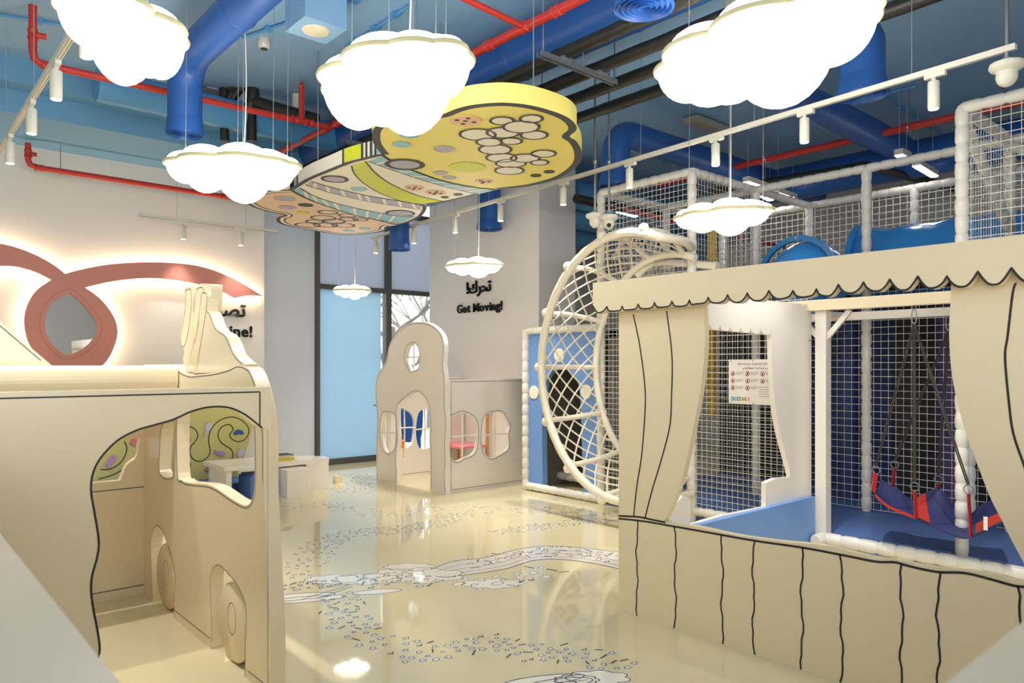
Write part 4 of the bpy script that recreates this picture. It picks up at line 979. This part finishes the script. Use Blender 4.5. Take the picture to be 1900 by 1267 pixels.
for k, (px, py, lb) in enumerate(((108, 118, 'nearest white spotlight on the left track beside corner cloud'), (72, 192, 'second nearest spotlight on the left track'), (41, 256, 'third spotlight on the left track above red pipe end'), (16, 302, 'fourth spotlight on the left track near picture edge'), (0, 340, 'farthest spotlight on the left track at picture edge'))):
    y = onZ(px, py, 3.28)[1]; spot((A0[0], y, 3.3), (0, 1, 0), lb, 1.0)
B0 = onZ(1885, 86, 3.3); B1 = onZ(690, 441, 3.3)
P, Q = track(B0, B1, 'long white light track crossing from top right to the window', 7)
names = ['spotlight nearest the dome camera on the long track', 'second spotlight from the dome camera on the long track', 'spotlight on the long track above the ceiling lamp plate', 'spotlight on the long track beside the two camera rods', 'spotlight on the long track at the yellow panel end',
         'spotlight on the long track beside the blue drop duct', 'spotlight on the long track above the column lettering', 'spotlight on the long track between duct and blue window', 'last far spotlight on the long track by the window']
for (px, py), lb in zip(((1729, 132), (1486, 202), (1317, 250), (1157, 298), (1035, 335), (920, 370), (835, 395), (760, 418), (687, 440)), names):
    f = (onZ(px, py, 3.29)[1] - B0[1]) / (B1[1] - B0[1]); c = P.lerp(Q, min(.985, max(.02, f))); spot(c, Q - P, lb)
C0 = onY(258, 397, 9.3); C1 = onY(515, 432, 9.3)
P, Q = track((C0[0], 9.3, 3.25), (C1[0], 9.3, 3.25), 'short white light track before the pink ribbon wall', 2)
for px, lb in ((340, 'left spotlight on the short track before ribbon wall'), (447, 'right spotlight on the short track before ribbon wall')):
    x = onY(px, 410, 9.3)[0]; spot((x, 9.3, 3.25), (1, 0, 0), lb, power=.25)

# ================================================================== DUCTS
def grille(t, c, r, m=DUCT):
    for k in range(5):
        q = r * (1 - .19 * k)
        MB().lathe([(q, 0), (q * .99, -.012), (q * .88, .02), (q * .87, .03), (q * .95, .012)], c, 32, cap=False).build('grille_ring', m, t)
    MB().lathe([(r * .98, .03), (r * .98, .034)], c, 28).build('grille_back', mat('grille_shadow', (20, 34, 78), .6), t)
def drop(pts, r, c, rg, label, m=DUCT, elbow=None):
    t = thing('air_duct', label, 'duct', (c[0], c[1], c[2]))
    MB().tube(pts, r, 28).build('duct', m, t, ang=60)
    for k in range(1, len(pts) - 1, 4):
        pass
    MB().lathe([(r, .12), (rg * 1.0, .0), (rg * 1.08, -.005), (rg * 1.08, .006), (r, .13)], c, 32, cap=False).build('outlet_collar', m, t)
    grille(t, c, rg, m)
    return t
def elbow(a, b, c, k=8):
    """from a straight to corner b then to c with rounded corner"""
    a, b, c = Vector(a), Vector(b), Vector(c); R = .3; p = b + (a - b).normalized() * R; q = b + (c - b).normalized() * R
    arc = []
    for i in range(k + 1):
        s = i / k; arc.append(p * (1 - s) ** 2 + b * 2 * s * (1 - s) + q * s * s)
    return [a] + arc + [c]
x, y = atD(343, 250, 6.1)[:2]
t = drop(elbow((x, .5, 4.02), (x, y, 4.02), (x, y, 3.42)), .135, (x, y, 3.41), .14, 'blue round duct bending down to an outlet at upper left')
for yy in (5.2, 4.2): MB().lathe([(.136, -.02), (.142, 0), (.136, .02)], (x, yy, 4.02), 28, 'y', cap=False).build('joint_band', DUCT, t)
t = thing('air_duct', 'large round blue duct running overhead beside the red pipe', 'duct', (4.12, 4, 3.9))
MB().tube([(4.14, -2, 4.1), (4.14, 9.0, 4.1)], .2, 32).build('duct', DUCT, t, ang=60)
for yy in (2.2, 3.4, 4.6, 5.8): MB().lathe([(.2, -.02), (.207, 0), (.2, .02)], (4.14, yy, 4.1), 32, 'y', cap=False).build('joint_band', DUCT, t)
x, y = onZ(1195, 14, 3.62)[:2]
drop([(x, y, CZ), (x, y, 4.0), (x, y, 3.63)], .15, (x, y, 3.62), .165, 'blue round ceiling outlet cut by the top edge')
x, y = onZ(1142, 345, 3.4)[:2]
t = drop(elbow((10.5, y, 3.98), (x, y, 3.98), (x, y, 3.42)), .15, (x, y, 3.41), .17, 'blue drop duct behind the two camera rods')
x, y = onZ(1600, 176, 3.42)[:2]
t = drop(elbow((8.9, y + 1.1, 3.98), (x + .2, y + 1.1, 3.98), (x, y, 3.98))[:-1] + [Vector((x, y + .2, 3.98)), Vector((x, y + .05, 3.94)), Vector((x, y, 3.8)), Vector((x, y, 3.43))], .15, (x, y, 3.42), .165, 'blue drop duct hanging right of the widest cloud lamp')
t = thing('air_duct', 'big blue duct running above the far edge of climbing frame', 'duct', (9.3, 3, 3.7))
MB().tube([(9.3, -2, 3.92), (9.3, 5.0, 3.92), (9.25, 5.3, 3.92)], .22, 32).build('duct', DUCT, t, ang=60)
for yy in (4.4, 3.4, 2.4): MB().lathe([(.22, -.02), (.228, 0), (.22, .02)], (9.3, yy, 3.92), 32, 'y', cap=False).build('joint_band', DUCT, t)
x, y = onZ(908, 425, 3.0)[:2]
x, y = onX(908, 425, 6.2)[:2]; z = onX(908, 425, 6.2)[2]
drop([(x, y, CZ), (x, y, 3.6), (x, y, z + .01)], .15, (x, y, z), .16, 'blue drop duct hanging before the column lettering face')
x, y, z = atD(741, 463, 9.6)
drop([(x, y, CZ), (x, y, 3.6), (x, y, z + .01)], .13, (x, y, z), .13, 'blue drop duct hanging above the blue window')
for k, (yy, zz) in enumerate(((8.2, 3.6), (7.7, 3.75), (7.2, 3.9))):
    t = thing('flexible_duct', ('lowest', 'middle', 'highest')[k] + ' of three sky blue ducts right of column', 'duct', (9, yy, zz - .2))
    MB().tube([(7.4 + i * .1, yy, zz) for i in range(46)], [.2 + .008 * (i % 2) for i in range(46)], 20).build('duct', DUCTL, t)
    for xx in (8.2, 10.2): MB().tube([(xx, yy, zz + .2), (xx, yy, CZ)], .005, 6).build('hanger_rod', STEEL, t)
# square sky-blue duct and conduit over the left
t = thing('air_duct', 'pale sky blue duct crossing behind the black pipe cluster', 'duct', (3.5, 7.6, 3.8))
MB().tube([(1.6 + i * .12, 7.62, 4.08) for i in range(36)], [.15 + .006 * (i % 2) for i in range(36)], 20).build('duct', DUCTL, t)

# ================================================================== PIPES
def pipe(name, label, cat, pts, r, m, rods=(), fit=(), seam=None):
    z = min(p[2] for p in pts); t = thing(name, label, cat, (pts[0][0], pts[0][1], z))
    if seam:
        P = [Vector(p) for p in pts]; Q = []; R = []
        for a, b in zip(P, P[1:]):
            n = max(2, int((b - a).length / seam))
            for i in range(n): Q.append(a.lerp(b, i / n)); R.append(r * random.uniform(.95, 1.06))
        Q.append(P[-1]); R.append(r); MB().tube(Q, R, 12).build('pipe', m, t, ang=70)
    else:
        MB().tube(pts, r, 14).build('pipe', m, t)
    for f in fit:
        ax = f[3]; MB().lathe([(r, -.045), (r * 1.25, -.04), (r * 1.25, -.02), (r * 1.12, -.015), (r * 1.12, .015), (r * 1.25, .02), (r * 1.25, .04), (r, .045)], f[:3], 16, ax, cap=False).build('fitting', m, t)
    for p in rods: MB().tube([p, (p[0], p[1], CZ)], .005, 6).build('hanger_rod', STEEL, t); MB().lathe([(r * 1.05, -.012), (r * 1.2, 0), (r * 1.05, .012)], (p[0], p[1], p[2]), 12, 'x' if abs(pts[1][0] - pts[0][0]) > abs(pts[1][1] - pts[0][1]) else 'y', cap=False).build('clamp', STEEL, t)
    return t
t = pipe('sprinkler_pipe', 'thick red sprinkler main running overhead past the large cloud', 'pipe', [(3.6, -2, 3.95), (3.6, 8.2, 3.95)], .034, RED, [(3.6, 2.6, 3.95), (3.6, 5.0, 3.95), (3.6, 6.0, 3.95)], [(3.6, 3.62, 3.95, 'y'), (3.6, 3.95, 3.95, 'y'), (3.6, 4.35, 3.95, 'y'), (3.6, 6.75, 3.95, 'y'), (3.6, 7.05, 3.95, 'y')])
MB().tube([(3.6, 3.95, 3.95), (2.6, 3.95, 4.0)], .024, 10).build('branch', RED, t)
c = onZ(568, 195, 3.9)
t = pipe('sprinkler_pipe', 'red sprinkler branch with riser crossing behind the left clouds', 'pipe', [(1.0, 6.9, CZ), (1.0, 6.9, 4.0), (1.01, 6.9, 3.93), (1.06, 6.9, 3.9), (3.56, 6.9, 3.93)], .03, RED, [(1.75, 6.9, 3.91), (3.3, 6.9, 3.93)], [(1.1, 6.9, 3.9, 'x'), (3.2, 6.9, 3.93, 'x'), (3.35, 6.9, 3.93, 'x'), (1.0, 6.9, 4.12, 'z')])
MB().tube([(3.27, 6.9, 3.93), (3.27, 6.9, 4.25)], .026, 10).build('riser', RED, t); MB().tube([(1.0, 6.9, 4.12), (1.09, 6.88, 4.12)], .024, 10).build('valve', RED, t)
MB().lathe([(.02, 0), (.03, .03), (.012, .05), (.012, .07)], (3.27, 6.9, 4.25), 10).build('riser_cap', RED, t)
c0 = onY(52, 306, 9.3); c1 = onY(430, 374, 9.3)
t = pipe('sprinkler_pipe', 'dark red sprinkler pipe along the top of ribbon wall', 'pipe', [(c0[0], 9.3, 3.86), (c0[0], 9.3, 3.68), (c0[0] + .02, 9.3, 3.635), (c0[0] + .07, 9.3, 3.615), (c1[0] + .4, 9.3, 3.60)], .03, RED, [(c0[0] + .3, 9.3, 3.61), (c0[0] + 1.7, 9.3, 3.61)], [(c0[0] + .1, 9.3, 3.615, 'x'), (c1[0] - .1, 9.3, 3.605, 'x'), (c0[0], 9.3, 3.75, 'z')])
MB().tube([(c0[0], 9.3, 3.75), (c0[0] + .08, 9.29, 3.75)], .022, 8).build('valve', RED, t)
t = pipe('sprinkler_pipe', 'red sprinkler pipe running above the climbing frame', 'pipe', [(8.1, 6.2, 3.95), (8.1, -2, 3.95)], .038, RED, [(8.1, 3.0, 3.95), (8.1, 4.6, 3.95)], [(8.1, 3.3, 3.95, 'y')])
t = pipe('sprinkler_pipe', 'thin red sprinkler branch crossing over the main right pipe', 'pipe', [(5.2, 3.3, 4.05), (9.0, 3.38, 4.02)], .026, RED, [], [(7.7, 3.35, 4.03, 'x'), (8.0, 3.36, 4.03, 'x')])
MB().tube([(7.9, 3.36, 4.03), (8.1, 3.36, 3.95)], .024, 8).build('tee', RED, t); MB().tube([(9.0, 3.38, 4.02), (9.0, 3.38, 4.28)], .026, 8).build('riser', RED, t)
t = pipe('sprinkler_pipe', 'red sprinkler pipe beyond the column behind sky ducts', 'pipe', [(7.2, 6.0, 3.45), (11.5, 6.2, 3.45)], .03, RED, [(8.35, 6.05, 3.45), (10.6, 6.16, 3.45)])
for X, lb in ((3.88, 'black insulated pipe closest to the red sprinkler main'), (4.27, 'second black insulated pipe crossing the ceiling'), (4.62, 'third black insulated pipe crossing the ceiling'), (5.0, 'outermost black insulated pipe by the drop duct')):
    pipe('insulated_pipe', lb, 'pipe', [(X, -2, 3.8), (X, 8.6, 3.8)], .05, BLACK, seam=.11)
pipe('insulated_pipe', 'black insulated pipe low behind climbing frame top', 'pipe', [(8.45, 5.6, 3.8), (8.5, 3.6, 3.75), (10.5, 3.2, 3.7)], .05, BLACK, seam=.12)
pipe('insulated_pipe', 'thin dark pipe near the column and drop duct', 'pipe', [(6.6, 6.3, 3.55), (9.5, 6.4, 3.6)], .06, BLACK, [(7.0, 6.314, 3.557), (9.0, 6.383, 3.59)], seam=.12)
for k, yy in enumerate((3.82, 6.6)):
    t = thing('pipe_bracket', ('steel channel bracket carrying the black pipes before yellow panel', 'steel channel bracket hidden behind the striped panel')[k], 'bracket', (4.1, yy, 3.7))
    for dy in (-.02, .02): MB().bar((3.62, yy + dy, 3.725), (4.45 if k == 0 else 5.2, yy + dy, 3.725), .008, .04).build('channel', STEEL, t, False)
    for X in (3.66, 4.08, 4.44): MB().tube([(X, yy, 3.72), (X, yy, CZ)], .006, 6).build('rod', STEEL, t)
    for X in (3.88, 4.27): MB().box(X - .05, X + .05, yy - .04, yy + .04, 3.742, 3.76).build('saddle', STEEL, t, False)
# black hose cluster with control box by the blue drop duct
t = thing('hose_cluster', 'black insulated hose cluster with grey control box above left cloud', 'pipes', (2.9, 7.2, 3.0))
q = lambda x, y: atD(x, y, 7.6)
def hose(pp, r): MB().tube(spl([q(*p) for p in pp], 5), r, 10).build('hose', BLACK, t)
hose([(417, 262), (416, 210), (416, 140)], .045); hose([(467, 262), (467, 200), (468, 155)], .05)
hose([(418, 195), (440, 205), (462, 198), (470, 175), (466, 150)], .06); hose([(415, 135), (435, 132), (450, 140), (440, 155), (425, 160)], .07)
hose([(430, 185), (445, 165), (462, 152)], .045); hose([(470, 188), (510, 200), (560, 214), (590, 222)], .06)
hose([(425, 150), (430, 175), (418, 190)], .05)
a = q(390, 160)
MB().box(a[0] - .1, a[0] + .1, a[1] - .05, a[1] + .05, a[2] - .12, a[2] + .12).build('control_box', mat('box_grey', (104, 106, 104), .5), t, False)
MB().box(a[0] - .05, a[0] + .06, a[1] - .055, a[1] - .05, a[2] - .04, a[2] + .08).build('control_plate', mat('plate_beige', (190, 186, 170), .5), t, False)
MB().tube(spl([q(375, 148), q(390, 138), q(410, 142)], 5), .02, 8).build('cable', DUCTL, t); MB().tube(spl([q(374, 168), q(392, 170), q(406, 162)], 5), .02, 8).build('cable', DUCTL, t)
# conduits on the ceiling
CONDUIT = DUCTL
for a, b, lb in (((0, 28), (330, 82), 'thin blue conduit on the left ceiling behind red riser'), ((450, 70), (720, -20), 'thin blue conduit beside the square speaker box'), ((640, 90), (760, 10), 'short blue conduit between large cloud and ceiling'), ((1180, 235), (1440, 330), 'thin blue conduit on ceiling left of the lamp plate'), ((1560, 120), (1760, 260), 'thin blue conduit on ceiling right of the drop duct'), ((1350, 245), (1700, 160), 'long blue conduit across the right ceiling')):
    p = onZ(*a, CZ - .02); r = onZ(*b, CZ - .02); t = thing('ceiling_conduit', lb, 'conduit', p)
    MB().tube([p, r], .013, 8).build('conduit', CONDUIT, t)
    for s in (.2, .5, .8): c = Vector(p).lerp(Vector(r), s); MB().box(c.x - .03, c.x + .03, c.y - .03, c.y + .03, CZ - .036, CZ - .001).build('clip', CONDUIT, t, False)

# ================================================================== SPEAKER, DETECTORS, CAMERAS, LAMPS
c = onZ(586, 57, 4.05)
t = thing('speaker_box', 'square sky blue speaker box on ceiling with round cream grille', 'speaker', (c[0], c[1], 4.05))
MB().box(c[0] - .17, c[0] + .17, c[1] - .17, c[1] + .17, 4.05, 4.32).build('box', CEIL, t, False)
MB().lathe([(.09, -.012), (.1, -.008), (.105, 0)], (c[0], c[1], 4.05), 28).build('grille', mat('speaker_cream', (226, 214, 190), .6), t)
for sx, sy in ((-.15, -.15), (.15, .15)): MB().tube([(c[0] + sx, c[1] + sy, 4.32), (c[0] + sx, c[1] + sy, CZ)], .006, 6).build('rod', STEEL, t)
c = onZ(1096, 84, 4.33)
tag(MB().box(c[0] - .1, c[0] + .1, c[1] - .08, c[1] + .08, 4.32, CZ).box(c[0] - .09, c[0] + .09, c[1] - .07, c[1] + .07, 4.31, 4.32).build('ceiling_plate', mat('plate_ivory', (214, 206, 188), .5), None, False), 'small beige plate on ceiling between the black pipes', 'ceiling plate')
a = onZ(1285, 222, 4.3)
tag(MB().bar((a[0] - .05, a[1], 4.3), (a[0] + .65, a[1], 4.3), .2, .05).bar((a[0] - .03, a[1], 4.27), (a[0] + .63, a[1], 4.27), .16, .02).build('ceiling_batten', mat('batten_grey', (176, 172, 160), .5), None, False), 'grey unlit batten on ceiling behind long track', 'lamp')
def detector(px, lb, z=4.3):
    c = onZ(*px, z); t = thing('smoke_detector', lb, 'detector', (c[0], c[1], z - .03))
    MB().lathe([(.03, -.035), (.05, -.02), (.055, 0), (.05, CZ - z)], (c[0], c[1], z), 20).build('body', TRACK, t)
    MB().lathe([(.03, -.04), (.03, -.034)], (c[0], c[1], z), 16).build('vent', BORD, t)
detector((551, 220), 'white smoke detector above the short red riser', 4.1); detector((490, 83), 'small white ceiling fixing beside speaker box'); detector((1060, 100), 'round grey detector between black pipes')
def camera(c, zt, lb, look):
    t = thing('dome_camera', lb, 'camera', (c[0], c[1], c[2] - .1), 'dome cameras on rods')
    MB().lathe([(.012, .05), (.012, zt - c[2])], c, 10).build('rod', STEEL, t)
    MB().lathe([(.013, (zt - c[2]) * .35), (.02, (zt - c[2]) * .35 + .01), (.02, (zt - c[2]) * .35 + .05), (.013, (zt - c[2]) * .35 + .06)], c, 12).build('rod_joint', STEEL, t)
    MB().lathe([(.02, .05), (.05, .03), (.085, .02), (.09, 0), (.085, -.012), (.055, -.03), (.05, -.05)], c, 24).build('base', TRACK, t)
    MB().ell((c[0], c[1], c[2] - .055), .055, .055, .06, 20, 12).build('dome', TRACK, t)
    d = Vector(look).normalized(); p = Vector((c[0], c[1], c[2] - .06)) + d * .05
    MB().tube([p, p + d * .012], .02, 14).build('lens', LINE, t)
c = atD(1104, 401, 7.05); camera(c, CZ, 'left one of the two paired dome cameras above rope tunnel', (-.3, .5, -.5))
c = atD(1130, 404, 7.0); camera(c, CZ, 'right one of the two paired dome cameras above rope tunnel', (-.7, -.6, -.35))
c = atD(1868, 124, 4.2); camera(c, CZ, 'single dome camera on a rod at the top right', (.5, .5, -.6))
# linear lamps over the climbing frame
def barlamp(a, b, z, lb):
    p = Vector(onZ(*a, z)); r = Vector(onZ(*b, z)); t = thing('linear_lamp', lb, 'lamp', (p.x, p.y, z), 'linear lamps over the climbing frame')
    MB().bar(p + Vector((0, 0, .035)), r + Vector((0, 0, .035)), .085, .06).build('housing', TRACK, t, False)
    MB().bar(p, r, .07, .008).build('diffuser', BARL, t, False)
    for s in (.1, .9): c = p.lerp(r, s); MB().tube([c + Vector((0, 0, .06)), (c.x, c.y, CZ)], .003, 5).build('wire', WIRE, t)
barlamp((1667, 288), (1684, 296), 3.62, 'shorter linear lamp nearest the red branch on the right')
barlamp((1700, 308), (1734, 328), 3.62, 'linear lamp right above the far net beam')
barlamp((1384, 338), (1424, 352), 3.62, 'linear lamp beside the big blue duct end')
barlamp((1440, 359), (1474, 370), 3.62, 'linear lamp between blue duct and far net')
barlamp((1147, 393), (1180, 402), 3.62, 'linear lamp seen through the net by the cameras')
barlamp((1415, 364), (1430, 372), 3.62, 'tiny linear lamp end behind the padded corner beam')

# ================================================================== FLOOR PRINT
FP = mat('print_white', (238, 232, 220), .05); FI = mat('print_navy', (60, 62, 96), .08); FI2 = mat('print_grey_line', (130, 128, 140), .08)
def fz(p, z=.0015): return pZ(0, [p])[0]
lines = MB(); fills = MB(); Zl = .0024; Zf = .0012
def starp(x, y, r, rot=0, n=5): return [(x + (r if i % 2 == 0 else r * .55) * math.cos(rot + PI * i / n), y + (r if i % 2 == 0 else r * .55) * math.sin(rot + PI * i / n)) for i in range(2 * n)]
NS = [0]
def addshape(P, wd, fill=True):
    NS[0] += 1
    if fill: fills.prism(inset(P, -.008), [], PZf, .0002, Zf + 2e-6 * (NS[0] % 500))
    lines.ribbon(P, wd, PZf, Zl, closed=True)
rnd = random.Random(11)
TAKEN = []
def swarm(path, count, spread, rmin, rmax, wd=.005):
    P = spl(pZ(0, path), 14)
    for k in range(count):
        for tr in range(30):
            c = P[rnd.randrange(len(P))]; x = c[0] + rnd.uniform(-1, 1) * spread * 1.7; y = c[1] + rnd.uniform(-1, 1) * spread * 1.7; r = rnd.uniform(rmin, rmax)
            if all((x - a) ** 2 + (y - b) ** 2 > (r + q + .012) ** 2 for a, b, q in TAKEN): break
        else: continue
        TAKEN.append((x, y, r)); q = rnd.random()
        if q < .62: addshape(starp(x, y, r, rnd.uniform(0, 6)), wd)
        elif q < .8:
            a = rnd.uniform(0, PI); lines.ribbon([(x - 1.4 * r * math.cos(a), y - 1.4 * r * math.sin(a)), (x + 1.4 * r * math.cos(a), y + 1.4 * r * math.sin(a))], wd * 1.6, PZf, Zl)
        elif q < .9: lines.ribbon([(x + 1.8 * r * s - r, y + .5 * r * math.sin(9 * s)) for s in [i / 12 for i in range(13)]], wd, PZf, Zl)
        else: addshape([(x + r * math.cos(a), y + r * .7 * math.sin(a)) for a in [2 * PI * i / 12 for i in range(12)]], wd)
swarm([(640, 1110), (645, 1140), (665, 1165), (700, 1185), (740, 1200), (790, 1215)], 62, .075, .014, .024)
swarm([(790, 1213), (860, 1200), (920, 1195), (980, 1210), (1060, 1215), (1140, 1230)], 72, .06, .014, .024)
swarm([(545, 1070), (565, 1045), (590, 1020), (620, 1005)], 46, .08, .014, .022)
swarm([(590, 1008), (650, 990), (720, 985), (790, 975), (850, 958)], 120, .09, .012, .02)
swarm([(520, 940), (600, 936), (700, 955), (800, 950), (930, 948), (1060, 950), (1100, 955)], 130, .11, .012, .022)
swarm([(930, 985), (1000, 978), (1060, 970), (1100, 965)], 80, .06, .012, .02)
swarm([(640, 880), (690, 885), (640, 905), (680, 910)], 110, .12, .012, .022)
# printed road
up = [(800, 1058), (840, 1042), (900, 1035), (950, 1022), (1000, 1014), (1060, 1015), (1150, 1025), (1260, 1045)]
dn = [(820, 1072), (880, 1065), (940, 1055), (990, 1040), (1040, 1038), (1100, 1045), (1150, 1056), (1260, 1080)]
U = spl(pZ(0, up), 6); D = spl(pZ(0, dn), 6)
o = MB().prism(U + D[::-1], [], PZf, .0002, .001).build('printed_road', mat('print_road', (222, 214, 206), .06), floor, False)
lines.ribbon(U, .008, PZf, Zl); lines.ribbon(D, .008, PZf, Zl)
for f in (.3, .55, .8): lines.ribbon([(a[0] * (1 - f) + b[0] * f, a[1] * (1 - f) + b[1] * f) for a, b in zip(U, D)], .004, PZf, Zl)
swarm([(870, 1045), (1000, 1025), (1100, 1030), (1200, 1050)], 60, .07, .018, .034, .007)
swarm([(840, 1075), (900, 1078), (960, 1072), (1000, 1060)], 26, .08, .025, .05, .006)
# printed clouds and balloons
def cloudprint(cx, cy, L, rot, seed):
    c = pZ(0, [(cx, cy)])[0]; P = []; n = 7 + seed % 3
    for k in range(84):
        a = 2 * PI * k / 84; f = 1 + .22 * abs(math.sin(n * a / 2 + seed)); P.append((L * f * math.cos(a), L * .55 * f * math.sin(a)))
    cr, sr = math.cos(rot), math.sin(rot)
    addshape([(c[0] + x * cr - y * sr, c[1] + x * sr + y * cr) for x, y in P], .007)
RR = math.radians(-41)
cloudprint(620, 1075, .17, RR, 1); cloudprint(680, 1075, .2, RR, 2); cloudprint(770, 1068, .3, RR, 3); cloudprint(760, 1052, .16, RR, 4); cloudprint(915, 1083, .18, RR, 5); cloudprint(1110, 1258, .13, RR, 6); cloudprint(1070, 1262, .09, RR, 8)
for cx, cy, L, wv in ((545, 1108, .26, .07), (570, 1112, .24, .06), (1010, 1262, .2, .05), (1040, 1268, .16, .05), (700, 1098, .16, .05)):
    c = pZ(0, [(cx, cy)])[0]; a0 = RR + .25
    addshape([(c[0] + L * math.cos(a) * math.cos(a0) - wv * math.sin(a) * math.sin(a0), c[1] + L * math.cos(a) * math.sin(a0) + wv * math.sin(a) * math.cos(a0)) for a in [2 * PI * i / 28 for i in range(28)]], .006)
for a, b in (((560, 1112), (648, 1086)), ((590, 1110), (655, 1088)), ((640, 1085), (700, 1080)), ((1060, 1256), (1080, 1258)), ((1055, 1266), (1090, 1262))): lines.ribbon(pZ(0, [a, b]), .005, PZf, Zl)
swarm([(540, 1090), (580, 1085), (610, 1083)], 26, .05, .016, .028, .007)
swarm([(700, 1080), (730, 1072), (760, 1068), (790, 1078)], 40, .07, .018, .032, .007)
stuff(fills.build('print_fill', FP, floor, False)); stuff(lines.build('print_line', FI, floor, False))
